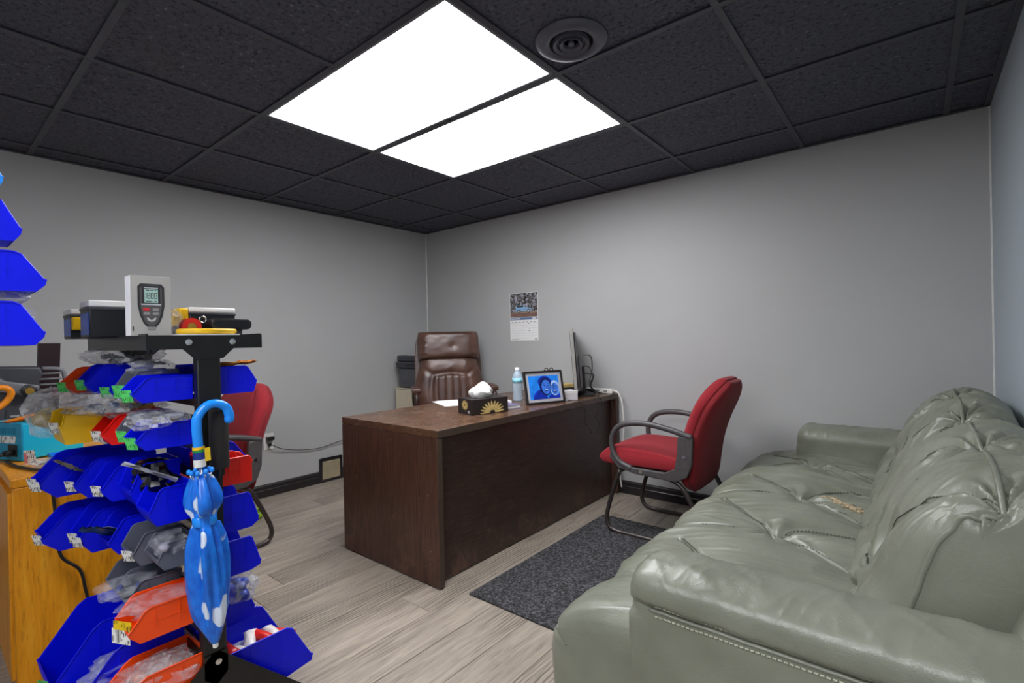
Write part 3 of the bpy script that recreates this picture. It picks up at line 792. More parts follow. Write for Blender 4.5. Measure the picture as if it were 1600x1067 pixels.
for s in (-1, 1):
    a = MB().tube(spline([(s * .24, .22, .52), (s * .285, .17, .60), (s * .295, .1, .705), (s * .29, .0, .74), (s * .29, -.12, .735), (s * .29, -.2, .69), (s * .28, -.16, .54), (s * .24, -.06, .46)], 6), .018, 10).build('armrest', M('armrest_dark', '#33211c', .4), t, smooth=True)
    m = cushion(lambda v: .032, .25, .016, .008, 13, 17, None, p=4); m.xf(Matrix.Translation((s * .29, -.185, .745)) @ Matrix.Rotation(R(-90), 4, 'X')); m.build('pad', brownM, a, smooth=True)
MB().lathe([(.03, .07), (.03, .3), (.022, .3), (.022, .43)], 16).build('gas_lift', blackP, t, smooth='auto')
MB().box(-.09, .09, -.1, .12, .40, .43).build('tilt_plate', blackP, t, bevel=.004)
for k in range(5):
    a = 2 * PI * k / 5 + .3
    lg = MB().tube([(.02 * math.cos(a), .02 * math.sin(a), .11), (.16 * math.cos(a), .16 * math.sin(a), .10), (.29 * math.cos(a), .29 * math.sin(a), .075)], [.03, .025, .018], 8).build('leg', blackP, t, smooth=True)
    MB().lathe([(0, -.012), (.028, -.012), (.03, 0), (.028, .012), (0, .012)], 16, Matrix.Translation((.29 * math.cos(a), .29 * math.sin(a), .031)) @ Matrix.Rotation(a, 4, 'Z') @ Matrix.Rotation(PI / 2, 4, 'X')).build('caster', blackP, lg, smooth='auto')

# ------------------------------------------------------------------ printer on filing cabinet
t = thing('filing_cabinet', 'low beige steel filing cabinet in the back corner behind the brown chair', 'cabinet', (-3.43, 2.99, 0))
MB().box(-.2, .2, -.21, .21, .012, .69).build('carcass', beigeM, t, bevel=.003)
MB().box(-.205, .205, -.215, .215, .69, .70).build('top_panel', beigeM, t, bevel=.002)
MB().box(-.18, .18, -.19, .19, 0, .012).build('plinth', blackP, t)
for k in range(2):
    d = MB().box(.2, .215, -.2, .2, .03 + k * .33, .35 + k * .33).build('drawer', beigeM, t, bevel=.003)
    MB().box(.215, .232, -.06, .06, .25 + k * .33, .27 + k * .33).build('handle', chromeM, d, bevel=.003)
t = thing('printer', 'dark grey office printer on the beige cabinet in the corner', 'printer', (-3.42, 2.99, .70))
MB().box(-.19, .19, -.19, .2, .0, .18).build('body', M('printer_grey', '#55565a', .5), t, bevel=.012)
MB().box(-.2, .2, -.21, .21, .18, .235).build('scanner_unit', darkgreyM, t, bevel=.01)
MB().box(-.195, .195, -.205, .205, .236, .29).build('feeder_lid', darkgreyM, t, bevel=.012)
MB().box(-.06, .06, -.2105, -.209, .195, .215).build('button_slot', blackP, t)
MB().box(-.15, .15, -.192, -.19, .05, .052).build('tray_line', blackP, t)
t2 = tag(MB().box(-.12, .1, -.14, .15, 0, .004).build('paper_sheet', paperM, loc=(-3.42, 2.98, .99), rot=(0, 0, .2)), 'white paper sheet lying on top of the dark printer', 'paper')

# ------------------------------------------------------------------ red guest chairs
def guest_chair():
    t = thing('guest_chair', 'red fabric guest chair with grey loop arms at the right of the desk', 'chair', (-1.10, 2.76, 0), 0, 'red guest chairs')
    # seat: grid, front = -x
    nu, nv = 34, 26
    P = np.zeros((nu, nv, 3)); us = np.linspace(0, 1, nu); vs = np.linspace(-1, 1, nv)
    top = [(.17, .455), (.10, .475), (.0, .49), (-.1, .497), (-.2, .497), (-.27, .485), (-.315, .455), (-.335, .425), (-.325, .40), (-.28, .385), (-.1, .39), (.1, .39), (.165, .40)]
    sp = [np.array([p.x, p.y]) for p in spline([(a, b, 0) for a, b in top], 3)]
    prof = np.array(sp); nu = len(prof); P = np.zeros((nu, nv, 3))
    vs = np.sin(np.linspace(-PI / 2, PI / 2, nv)); cz = .44
    for j, v in enumerate(vs):
        k = max(0, 1 - abs(v) ** 8) ** .5
        P[:, j, 0] = prof[:, 0] * (.95 + .05 * k); P[:, j, 1] = v * .235; P[:, j, 2] = cz + (prof[:, 1] - cz) * (.72 + .28 * k)
    m = MB().grid(P, wrap_u=True)
    for j in (0, nv - 1):
        o = len(m.v); m.v += [tuple(q) for q in P[:, j]]; m.f.append(tuple(range(o, o + nu))); m.mi.append(0)
    m.build('seat', redM, t, smooth='auto', angle=60)
    MB().box(-.24, .12, -.19, .19, .372, .385).build('seat_pan', blackP, t, bevel=.004)
    hw = lambda v: .2 + .035 * math.sin(PI * (.15 + .6 * v)) - (0 if v < .72 else .135 * ((v - .72) / .28) ** 2.2) - (.05 * (1 - v / .12) ** 2 if v < .12 else 0)
    def groove(U, V):
        g = seg_dist(U, V, [[(-.78, 0), (-.8, .6), (-.7, .9)], [(.78, 0), (.8, .6), (.7, .9)], [(-.78, .42), (.78, .42)], [(-.78, .36), (.78, .36)], [(-.78, .30), (.78, .30)]])
        return -.009 * np.exp(-(g / .022) ** 2) + .003 * vn(U * 5, V * 7, 4)
    # front -y -> -x ; lean back
    TB = Matrix.Translation((.135, 0, .31)) @ Matrix.Rotation(R(16.5), 4, 'Y') @ Matrix.Rotation(R(-90), 4, 'Z')
    curve = lambda v: -.05 * math.sin(PI * v) + .03
    m = cushion(hw, .605, .035, .004, 37, 41, groove, p=7, curve=curve); m.xf(TB); m.build('backrest', redM, t, smooth=True)
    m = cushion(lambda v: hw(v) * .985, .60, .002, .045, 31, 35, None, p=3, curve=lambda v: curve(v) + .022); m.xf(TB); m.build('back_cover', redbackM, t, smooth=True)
    for s in (-1, 1):
        y = s * .247
        a = MB().tube(spline([(.215, y, .590), (.12, y, .617), (-.02, y, .640), (-.14, y, .632), (-.205, y, .600), (-.235, y, .54), (-.23, y, .47), (-.19, y, .415), (-.12, y, .387)], 6), [.016] * 49, 10)
        arm = a.build('armrest', greyP, t, smooth=True)
        m = MB().prism([(-.235, .47), (-.215, .425), (-.15, .395), (.07, .392), (.125, .42), (.14, .50), (.145, .592), (.222, .592), (.215, .45), (.19, .385), (.13, .352), (-.1, .362), (-.2, .385), (-.25, .44)], (0, y - .012, 0), (1, 0, 0), (0, 0, 1), (0, 1, 0), .024)
        m.build('bracket', greyP, arm, bevel=.004)
        for bx, bz in ((.178, .49), (-.06, .378)):
            MB().lathe([(.009, -.015), (.009, .015)], 12, Matrix.Translation((bx, y, bz)) @ Matrix.Rotation(PI / 2, 4, 'X')).build('bolt', chromeM, arm)
        y2 = s * .235
        pts = spline([(.0, y2, .362), (.09, y2, .358), (.155, y2, .325), (.2, y2, .25), (.245, y2, .16), (.275, y2, .085), (.27, y2, .035), (.225, y2, .0135), (.1, y2, .013), (-.12, y2, .013), (-.22, y2, .014), (-.268, y2, .032), (-.285, y2, .08), (-.27, y2, .15), (-.235, y2, .26), (-.195, y2, .365)], 5)
        MB().tube(pts, .0125, 10).build('leg', tubeM, t, smooth=True)
    MB().tube([(-.0, -.235, .362), (-.0, .235, .362)], .0125, 10).build('crossbar', tubeM, t, smooth=True)
    MB().tube([(-.195, -.235, .362), (-.195, .235, .362)], .0125, 10).build('crossbar', tubeM, t, smooth=True)
    return t
gc = guest_chair()
dup(gc, (-3.0, .97, 0), R(98), 'red fabric guest chair by the left wall, partly hidden behind the bin rack')

# ------------------------------------------------------------------ mat
m = MB(); nx, ny = 24, 36
P = np.zeros((nx, ny, 3))
for i in range(nx):
    for j in range(ny): P[i, j] = (-.385 + .77 * i / (nx - 1), -.6 + 1.2 * j / (ny - 1), .008 + .0012 * float(vn(i * .5, j * .5, 9)))
m.grid(P); m.box(-.385, .385, -.6, .6, 0.0005, .006)
tag(m.build('floor_mat', matM, loc=(-1.137, 2.135, 0)), 'dark charcoal ribbed floor mat between the desk and the sofa', 'mat')

# ------------------------------------------------------------------ sofa
SY0, SY1 = 1.0, 3.205
sofa = thing('leather_sofa', 'worn sage green leather sofa along the right wall', 'sofa', (-.2, 2.1, 0))
OX, OY = .2, -2.1
def spart(m, name, mat, par=sofa, **k):
    m.xf(Matrix.Translation((OX, OY, 0))); return m.build(name, mat, par, **k)
# seat: profile from back to front edge then down
ny_, npf = 420, 170
prof = spline([(-.02, .425, 0), (-.2, .435, 0), (-.4, .445, 0), (-.56, .44, 0), (-.655, .418, 0), (-.715, .375, 0), (-.735, .32, 0), (-.735, .22, 0), (-.725, .12, 0), (-.715, .06, 0)], 14)
pf = np.array([(p.x, p.y) for p in prof]); d = np.hypot(*np.diff(pf, axis=0).T); sacc = np.concatenate([[0], np.cumsum(d)])
ss = np.linspace(0, sacc[-1], npf); PX = np.interp(ss, sacc, pf[:, 0]); PZ = np.interp(ss, sacc, pf[:, 1])
tx = np.gradient(PX); tz = np.gradient(PZ); ln = np.hypot(tx, tz); NX, NZ = tz / ln, -tx / ln   # outward normal (up / forward)
yy = np.linspace(1.035, 3.165, ny_)
SS, YY = np.meshgrid(ss, yy, indexing='ij')   # s: distance from back
sx = lambda x: -.02 - x                       # world x on the top -> s
cross = [[(sx(-.08), 1.43), (sx(-.37), 1.36), (sx(-.6), 1.33), (.72, 1.33), (.9, 1.33)], [(sx(-.13), 1.955), (sx(-.3), 1.90), (sx(-.37), 1.832), (sx(-.5), 1.80), (sx(-.62), 1.79), (.72, 1.79), (.9, 1.79)],
         [(sx(-.13), 2.49), (sx(-.27), 2.43), (sx(-.37), 2.30), (sx(-.5), 2.27), (sx(-.62), 2.25), (.72, 2.25), (.9, 2.25)], [(sx(-.13), 2.70), (sx(-.27), 2.85), (sx(-.41), 2.86), (sx(-.6), 2.75), (.72, 2.72), (.9, 2.72)]]
diag = [[(sx(-.62), 2.12), (sx(-.56), 2.045), (sx(-.37), 1.832), (sx(-.244), 1.753), (sx(-.126), 1.643)], [(sx(-.62), 2.56), (sx(-.51), 2.44), (sx(-.36), 2.285), (sx(-.247), 2.214), (sx(-.13), 2.07)],
        [(sx(-.62), 1.62), (sx(-.37), 1.36), (sx(-.13), 1.2)], [(sx(-.62), 3.05), (sx(-.41), 2.86), (sx(-.2), 2.62)]]
D1 = seg_dist(SS, YY, cross + diag)
tufts = [(.35, 1.36), (.35, 1.832), (.35, 2.295), (.39, 2.86)]
Hh = -.017 * np.exp(-(D1 / .007) ** 2) + .018 * (1 - np.exp(-(D1 / .07) ** 2))
ontop = np.clip((.70 - SS) / .1, 0, 1)
for a, b in tufts:
    dd = np.hypot(SS - a, YY - b); ang = np.arctan2(YY - b, SS - a)
    Hh += -.022 * np.exp(-(dd / .045) ** 2) + .006 * np.exp(-((dd - .07) / .05) ** 2) * np.sin(ang * 9 + 3 * vn(dd * 20, ang, 1))
wm = np.clip(.5 + 2.2 * vn(SS * 2.5, YY * 2.5, 14), 0, 1)
Hh += .011 * ridge(SS * 2.2, (YY - .25 * SS + .05 * vn(SS * 5, YY * 5, 4)) * 11, 1) * wm * (.5 + .5 * ontop) + .0055 * ridge(SS * 4, (YY + .15 * SS) * 27, 2) * (1 - .6 * wm) + .002 * vn(SS * 14, YY * 60, 6) + .010 * vn(SS * 3, YY * 3, 3)
piping_s = .735
Hh -= .010 * np.exp(-((SS - piping_s) / .007) ** 2)
ends = np.clip(np.minimum(YY - 1.035, 3.165 - YY) / .06, 0, 1); ends = np.sqrt(1 - (1 - ends) ** 2)
Hh -= (1 - ends) * .055
GXs = PX[:, None] + NX[:, None] * Hh; GZs = PZ[:, None] + NZ[:, None] * Hh
m = MB().grid(np.stack([GXs, YY, GZs], -1))
# close the near and far ends and the bottom
for j, fl in ((0, 1), (ny_ - 1, 0)):
    o = len(m.v); n = npf
    for i in range(n): m.v.append((GXs[i, j], yy[j], GZs[i, j]))
    m.v.append((-.02, yy[j], .06)); m.f.append(tuple(range(o, o + n + 1))); m.mi.append(0)
seat = spart(m, 'seat_cushion', sofaM, smooth='auto', angle=60)
k0 = int(np.argmin(abs(ss - piping_s)))
pip = MB().tube([(GXs[k0, j] + NX[k0] * .003, yy[j], GZs[k0, j] + NZ[k0] * .003) for j in range(0, ny_, 5)], .0042, 6); spart(pip, 'piping', sofaM, seat, smooth=True)
def stitch(lines, name, off=.0018, r=.0021, dash=.009):
    m = MB()
    for L in lines:
        pts = [Vector((a, b, 0)) for a, b in L]; pts = spline(pts, 10)
        acc = 0; out = []
        for q, (p, p2) in enumerate(zip(pts[:-1], pts[1:])):
            n = max(1, int((p2 - p).length / .0045))
            for k in range(n): out.append(p.lerp(p2, k / n))
        for side in (-1, 1):
            for q in range(0, len(out) - 2, 2):
                p, p2 = out[q], out[q + 1]; dv = (p2 - p)
                if dv.length < 1e-6: continue
                nrm = Vector((-dv.y, dv.x, 0)).normalized() * .008 * side
                seg = []
                for e in (p + nrm, p2 + nrm):
                    i = np.interp(e.x, ss, np.arange(npf)); j = (e.y - yy[0]) / (yy[1] - yy[0])
                    if not (1 < i < npf - 2 and 1 < j < ny_ - 2): break
                    i0, j0 = int(i), int(j); fi, fj = i - i0, j - j0
                    f = lambda A: (A[i0, j0] * (1 - fi) + A[i0 + 1, j0] * fi) * (1 - fj) + (A[i0, j0 + 1] * (1 - fi) + A[i0 + 1, j0 + 1] * fi) * fj
                    seg.append((f(GXs) + NX[i0] * off, e.y, f(GZs) + NZ[i0] * off))
                if len(seg) == 2: m.tube(seg, r, 4, caps=False)
    return m
st = spart(stitch([c[:-2] for c in cross] + diag, 'stitching'), 'stitching', seamM, seat, fix=False); st['kind'] = 'stuff'
# torn patch
m = MB(); prn = random.Random(5)
for k in range(38):
    f = k / 37; x = -.30 + .15 * f + prn.uniform(-.008, .008); y = 2.335 - .125 * f + prn.uniform(-.01, .01)
    i = np.interp(-.02 - x, ss, np.arange(npf)); j = int((y - yy[0]) / (yy[1] - yy[0])); z = GZs[int(i), j]
    m.ball((x, y, z + .001), prn.uniform(.006, .014), 7, 5, (1.3, 1.2, .5))
tr = spart(m, 'torn_stuffing', tearM, seat, smooth=True)
# base frame
spart(MB().box(-.70, .25, 1.06, 3.15, .05, .36), 'base_frame', sofaM, bevel=.01)
for a in (-.6, .2):
    for b in (1.1, 3.1): spart(MB().lathe([(.022, 0), (.028, .05)], 14, Matrix.Translation((a, b, 0))), 'foot', blackP)
# arms
def arm(y_out, y_in, sgn, name):
    """sgn +1: outer face toward -y"""
    w_ = abs(y_in - y_out); n1 = 54; nx_ = 230
    pr_ = spline([(0, .05, 0), (0, .25, 0), (0, .44, 0), (-.002, .515, 0), (.001, .527, 0), (-.016, .545, 0), (-.012, .585, 0), (.03, .610, 0), (.08, .612, 0), (w_ - .03, .600, 0), (w_ + .004, .560, 0), (w_ + .004, .50, 0), (w_, .42, 0), (w_, .3, 0), (w_, .05, 0)], 5)
    q = np.array([(p.x, p.y) for p in pr_]); n1 = len(q)
    xs_ = np.concatenate([-.505 + .06 * (1 - np.cos(np.linspace(0, PI / 2, 16))), np.linspace(-.445, .27, nx_)[1:]])
    P = np.zeros((len(xs_), n1, 3)); c0, c1 = w_ / 2, .33
    for i, x in enumerate(xs_):
        e = 1.0
        if x < -.445: tt = (x + .445) / -.06; e = math.sqrt(max(0, 1 - tt * tt)) * .30 + .70 if tt < 1 else .70
        qq = q.copy()
        hi = q[:, 1] > .5
        qq[:, 0] = c0 + (q[:, 0] - c0) * np.where(hi, .55 + .45 * (e - .7) / .3, .84 + .16 * (e - .7) / .3)
        qq[:, 1] = np.where(hi, .5 + (q[:, 1] - .5) * (.55 + .45 * (e - .7) / .3), q[:, 1])
        wv = np.where(q[:, 1] > .53, 1, .25)
        frontness = math.exp(-((x + .47) / .05) ** 2)
        dz = wv * (.0035 * ridge(x * 16 + q[:, 0] * 14, q[:, 0] * 5 + 3, 3 + int(sgn)) + .0018 * ridge(x * 40 - q[:, 0] * 12, q[:, 0] * 9, 7) + .0012 * vn(x * 90, q[:, 0] * 90, 9) + .0015 * vn(x * 4, q[:, 0] * 6, 8) + frontness * .008 * vn(q[:, 0] * 60, q[:, 1] * 60, 12))
        P[i, :, 0] = x; P[i, :, 1] = y_out + sgn * (qq[:, 0]); P[i, :, 2] = qq[:, 1] + dz
    m = MB().grid(P)
    o = len(m.v)
    for end in (0, len(xs_) - 1):
        o = len(m.v); m.v += [tuple(P[end, k]) for k in range(n1)]; m.f.append(tuple(range(o, o + n1))); m.mi.append(0)
    a = spart(m, name, sofaM, smooth='auto', angle=55)
    ks = int(np.argmin(abs(q[:, 1] - .522) + (q[:, 0] > .05)))
    mm = MB()
    for dzv, rr in ((-.008, .0021), (.013, .0021)):
        pts = [(P[i, ks, 0], P[i, ks, 1] - sgn * .0035, P[i, ks, 2] + dzv) for i in range(18, len(xs_))]
        for k in range(0, len(pts) - 3, 3): mm.tube([pts[k], pts[k + 1], pts[k + 2]], rr, 4, caps=False)
    b = spart(mm, 'stitching', M('sofa_arm_thread', '#b4b29c', .6), a, fix=False); b['kind'] = 'stuff'
    pts = [(P[i, ks, 0], P[i, ks, 1] - sgn * .001, P[i, ks, 2] + .002) for i in range(14, len(xs_), 2)]
    spart(MB().tube(pts, .0038, 6), 'piping', sofaM, a, smooth=True)
arm(1.0, 1.185, 1, 'arm')
arm(3.205, 3.02, -1, 'arm')
# back frame
spart(MB().prism([(.02, .3), (.27, .3), (.28, .72), (.22, .74), (.16, .70)], (0, 1.05, 0), (1, 0, 0), (0, 0, 1), (0, 1, 0), 2.10), 'back_frame', sofaM, bevel=.015)
def back_cushion(y0, y1, zs, seed, lines, tf):
    pr_ = spline([(.10, .425, 0), (-.02, .425, 0), (-.105, .435, 0), (-.125, .47, 0), (-.105, .52, 0), (-.065, .59, 0), (-.035, .66, 0), (.005, .725, 0), (.06, .775, 0), (.125, .80, 0), (.185, .805, 0), (.235, .775, 0), (.262, .70, 0), (.265, .58, 0), (.26, .46, 0), (.2, .43, 0)], 14, closed=True)
    q = np.array([(p.x, p.y) for p in pr_]); n1 = len(q)
    tx = np.roll(q[:, 0], -1) - np.roll(q[:, 0], 1); tz = np.roll(q[:, 1], -1) - np.roll(q[:, 1], 1); L = np.hypot(tx, tz) + 1e-9
    nx_, nz_ = -tz / L, tx / L
    if nx_[np.argmin(q[:, 0])] > 0: nx_, nz_ = -nx_, -nz_
    nyv = 230; u = (np.sin(np.linspace(-PI / 2, PI / 2, nyv)) * .5 + np.linspace(-.5, .5, nyv)) / 1.0
    u = u / np.max(np.abs(u))
    i_b = int(np.argmin(np.hypot(q[:, 0] + .105, q[:, 1] - .435))); i_p = int(np.argmin(np.hypot(q[:, 0] - .125, q[:, 1] - .80)))
    V = (np.arange(n1) - i_b) / (i_p - i_b)        # 0 base .. 1 top piping
    VV, UU = np.meshgrid(V, u, indexing='ij')
    act = (VV > -.1) & (VV < 1.25)
    Lm = y1 - y0; arc = .52
    D = seg_dist(VV * arc, UU * Lm / 2, [[(a * arc, b * Lm / 2) for a, b in L_] for L_ in lines])
    hh = np.where(act, -.010 * np.exp(-(D / .006) ** 2) + .020 * (1 - np.exp(-(D / .075) ** 2)), .02)
    a, b = tf
    dd = np.hypot((VV - a) * arc, (UU - b) * Lm / 2); ang = np.arctan2((UU - b) * Lm / 2, (VV - a) * arc)
    hh += np.where(act, -.028 * np.exp(-(dd / .05) ** 2) + .007 * np.exp(-((dd - .08) / .05) ** 2) * np.sin(ang * 9), 0)
    for (a2, b2) in ((1.0, -.92), (1.0, 0.0), (1.0, .92)):
        dd = np.hypot((VV - a2) * arc, (UU - b2) * Lm / 2); ang = np.arctan2((UU - b2) * Lm / 2, (VV - a2) * arc)
        hh += np.where(act, -.014 * np.exp(-(dd / .03) ** 2) + .010 * np.exp(-((dd - .07) / .055) ** 2) * np.sin(ang * 13 + 2 * vn(dd * 30, ang * 2, seed)), 0)
    wm = np.clip(.5 + 2.2 * vn(VV * 2.2, UU * 2.2, seed + 5), 0, 1)
    hh += .011 * ridge(VV * 2 + UU * .5, (UU + .22 * VV + .06 * vn(VV * 4, UU * 4, seed)) * 7, seed) * wm + .006 * ridge(VV * 3, (UU - .12 * VV) * 17, seed + 1) * (1 - .5 * wm) + .0018 * vn(VV * 14, UU * 40, seed + 3) + .010 * vn(VV * 2.5, UU * 2.5, seed + 2)
    k = np.maximum(0, 1 - np.abs(u) ** 7) ** .45; k = .35 + .65 * k
    cx, cz = .09, .60
    kx = np.maximum(0, 1 - np.abs(u) ** 7) ** .45; kz = .70 + .30 * kx; kx = .12 + .88 * kx
    X = cx + (q[:, 0][:, None] - cx) * kx[None, :] + nx_[:, None] * hh * k[None, :]
    Z = cz + ((q[:, 1][:, None] - cz) * kz[None, :] + nz_[:, None] * hh * k[None, :])
    Z = np.where(Z > cz, cz + (Z - cz) * zs, Z)
    Z = np.maximum(Z, .42)
    Y = (y0 + y1) / 2 + u[None, :] * Lm / 2 + np.zeros_like(X)
    m = MB().grid(np.stack([X, Y, Z], -1), wrap_u=True)
    for j in (0, nyv - 1):
        o = len(m.v); m.v += [(X[i, j], Y[i, j], Z[i, j]) for i in range(n1)]; m.f.append(tuple(range(o, o + n1))); m.mi.append(0)
    c = spart(m, 'back_cushion', sofaM, smooth='auto', angle=70)
    # piping round the front face: up the near end, along the top, down the far end
    jn, jf = int(np.argmin(abs(u + .972))), int(np.argmin(abs(u - .972)))
    path = [(i, jn) for i in range(i_b + 4, i_p, 2)] + [(i_p, j) for j in range(jn, jf, 3)] + [(i, jf) for i in range(i_p, i_b + 4, -2)]
    spart(MB().tube([(X[i, j] + nx_[i] * .002, Y[i, j], Z[i, j] + nz_[i] * .002) for i, j in path], .0055, 6), 'piping', sofaM, c, smooth=True)
    mm = MB()
    for L_ in lines:
        pts = spline([(a_, b_, 0) for a_, b_ in L_], 26)
        for side in (-1, 1):
            for q_ in range(0, len(pts) - 1):
                p, p2 = pts[q_], pts[q_].lerp(pts[q_ + 1], .6); sg = []
                for e in (p, p2):
                    i = i_b + e.x * (i_p - i_b); uu = e.y + side * .008 / (Lm / 2); j = np.interp(uu, u, np.arange(nyv))
                    if not (2 < j < nyv - 3): break
                    i0, j0 = int(i) % n1, int(j); i1 = (i0 + 1) % n1; fi, fj = i - int(i), j - j0
                    f = lambda A: (A[i0, j0] * (1 - fi) + A[i1, j0] * fi) * (1 - fj) + (A[i0, j0 + 1] * (1 - fi) + A[i1, j0 + 1] * fi) * fj
                    sg.append((f(X) + nx_[i0] * .0015, f(Y), f(Z) + nz_[i0] * .0015))
                if len(sg) == 2: mm.tube(sg, .0015, 4, caps=False)
    s_ = spart(mm, 'stitching', seamM, c, fix=False); s_['kind'] = 'stuff'
bl = [[(.42, -.4), (.62, -.5), (.8, -.66), (1.0, -.92)], [(.42, -.4), (.7, -.30), (1.0, 0.0)], [(.42, -.4), (.15, -.32), (-.05, -.25)], [(.42, -.4), (.25, -.62), (.02, -.9)],
      [(.45, .42), (.7, .22), (1.0, 0.0)], [(.45, .42), (.75, .62), (1.0, .92)], [(.45, .42), (.15, .45), (-.05, .5)], [(.42, -.4), (.3, 0.0), (.45, .42)]]
bl1 = [[(.26, -.42), (.45, -.46), (.70, -.62), (1.0, -.92)], [(.26, -.42), (.6, -.28), (1.0, 0.0)], [(.26, -.42), (.1, -.36), (-.05, -.3)], [(.26, -.42), (.12, -.6), (.0, -.85)],
       [(.42, .42), (.7, .22), (1.0, 0.0)], [(.42, .42), (.75, .62), (1.0, .92)], [(.42, .42), (.15, .45), (-.05, .5)], [(.26, -.42), (.3, 0.0), (.42, .42)]]
back_cushion(1.195, 2.18, 1.05, 21, bl1, (.26, -.42))
back_cushion(2.15, 3.02, 1.16, 31, bl, (.45, .42))

# ------------------------------------------------------------------ main bin rack
RX0, RX1 = -1.44, -2.05         # near / far post
RYC = .503
rack = thing('bin_rack', 'black steel double sided bin rack with tray top in the left foreground', 'rack', ((RX0 + RX1) / 2, RYC, 0))
def rp(m, name, mat=blackMt, par=rack, **k):
    m.xf(Matrix.Translation((-(RX0 + RX1) / 2, -RYC, 0))); return m.build(name, mat, par, **k)
TZ = 1.137
for px, s in ((RX0, 1), (RX1, -1)):
    rp(MB().box(px - .03 if s > 0 else px, px if s > 0 else px + .03, RYC - .028, RYC + .028, .10, TZ - .002), 'post', bevel=.003)
    ox = px if s > 0 else px - .004
    T = rp(MB().prism([(-.135, TZ - .036), (-.06, TZ - .036), (-.033, TZ - .062), (.033, TZ - .062), (.06, TZ - .036), (.135, TZ - .036), (.135, TZ), (-.135, TZ)], (ox, RYC, 0), (0, 1, 0), (0, 0, 1), (1, 0, 0), .004), 'tray_bracket')
    for b in (-.048, .056):
        rp(MB().lathe([(.008, 0), (.008, .004), (.003, .005)], 14, Matrix.Translation((ox + (.004 if s > 0 else 0), RYC + b, TZ - .018)) @ Matrix.Rotation(s * PI / 2, 4, 'Y')), 'bolt', chromeM, T, smooth='auto')
    for q in (-1, 1):
        ft = rp(MB().prism([(q * -.028, .30), (q * .012, .30), (q * .25, .075), (q * .25, .045), (q * .195, .045), (q * -.028, .242)], (px if s > 0 else px - .005, RYC, 0), (0, 1, 0), (0, 0, 1), (1, 0, 0), .005), 'foot')
        if q > 0: rp(MB().lathe([(.008, 0), (.008, .004), (.003, .005)], 14, Matrix.Translation((px + (.005 if s > 0 else -.005), RYC + .004, .278)) @ Matrix.Rotation(s * PI / 2, 4, 'Y')), 'bolt', chromeM, ft, smooth='auto')
        cs = rp(MB().box(px - .012, px + .012, RYC + q * .22 - .012, RYC + q * .22 + .012, .05, .09), 'caster', par=rack, bevel=.002)
        rp(MB().lathe([(0, -.011), (.03, -.011), (.032, 0), (.03, .011), (0, .011)], 18, Matrix.Translation((px, RYC + q * .22, .032)) @ Matrix.Rotation(PI / 2, 4, 'Y')), 'wheel', blackP, cs, smooth='auto')
for q in (-1, 1):
    rp(MB().box(RX1, RX0, RYC + q * .134 - .002, RYC + q * .134 + .002, TZ - .036, TZ + .004), 'tray_side')
rp(MB().box(RX1 + .004, RX0 - .004, RYC - .132, RYC + .132, TZ - .004, TZ - .0005), 'tray_plate')
rp(MB().lathe([(.0215, .79), (.023, .795), (.023, .938), (.0215, .943)], 20, Matrix.Translation((RX0 + .03, .512, 0))), 'foam_grip', foamM, smooth='auto')
rp(MB().lathe([(.012, .77), (.012, .96)], 12, Matrix.Translation((RX0 + .03, .512, 0))).box(RX0 - .002, RX0 + .034, .506, .518, .766, .778).box(RX0 - .002, RX0 + .034, .506, .518, .946, .958), 'grip_bar')
YLr, YRr = .474, .532
RZ = {1: .972, 2: .853, 3: .672, 4: .545, 5: .405, 6: .19}
for k, zt in ((1, 1.02), (2, .905), (3, .745), (4, .61), (5, .465), (6, .30), ):
    for yy_ in (YLr + .004, YRr - .008):
        rp(MB().box(RX1 + .03, RX0 - .03, yy_, yy_ + .004, zt - .022, zt + .004).box(RX1 + .03, RX0 - .03, yy_, yy_ + .004, zt - .07, zt - .05), 'rail')

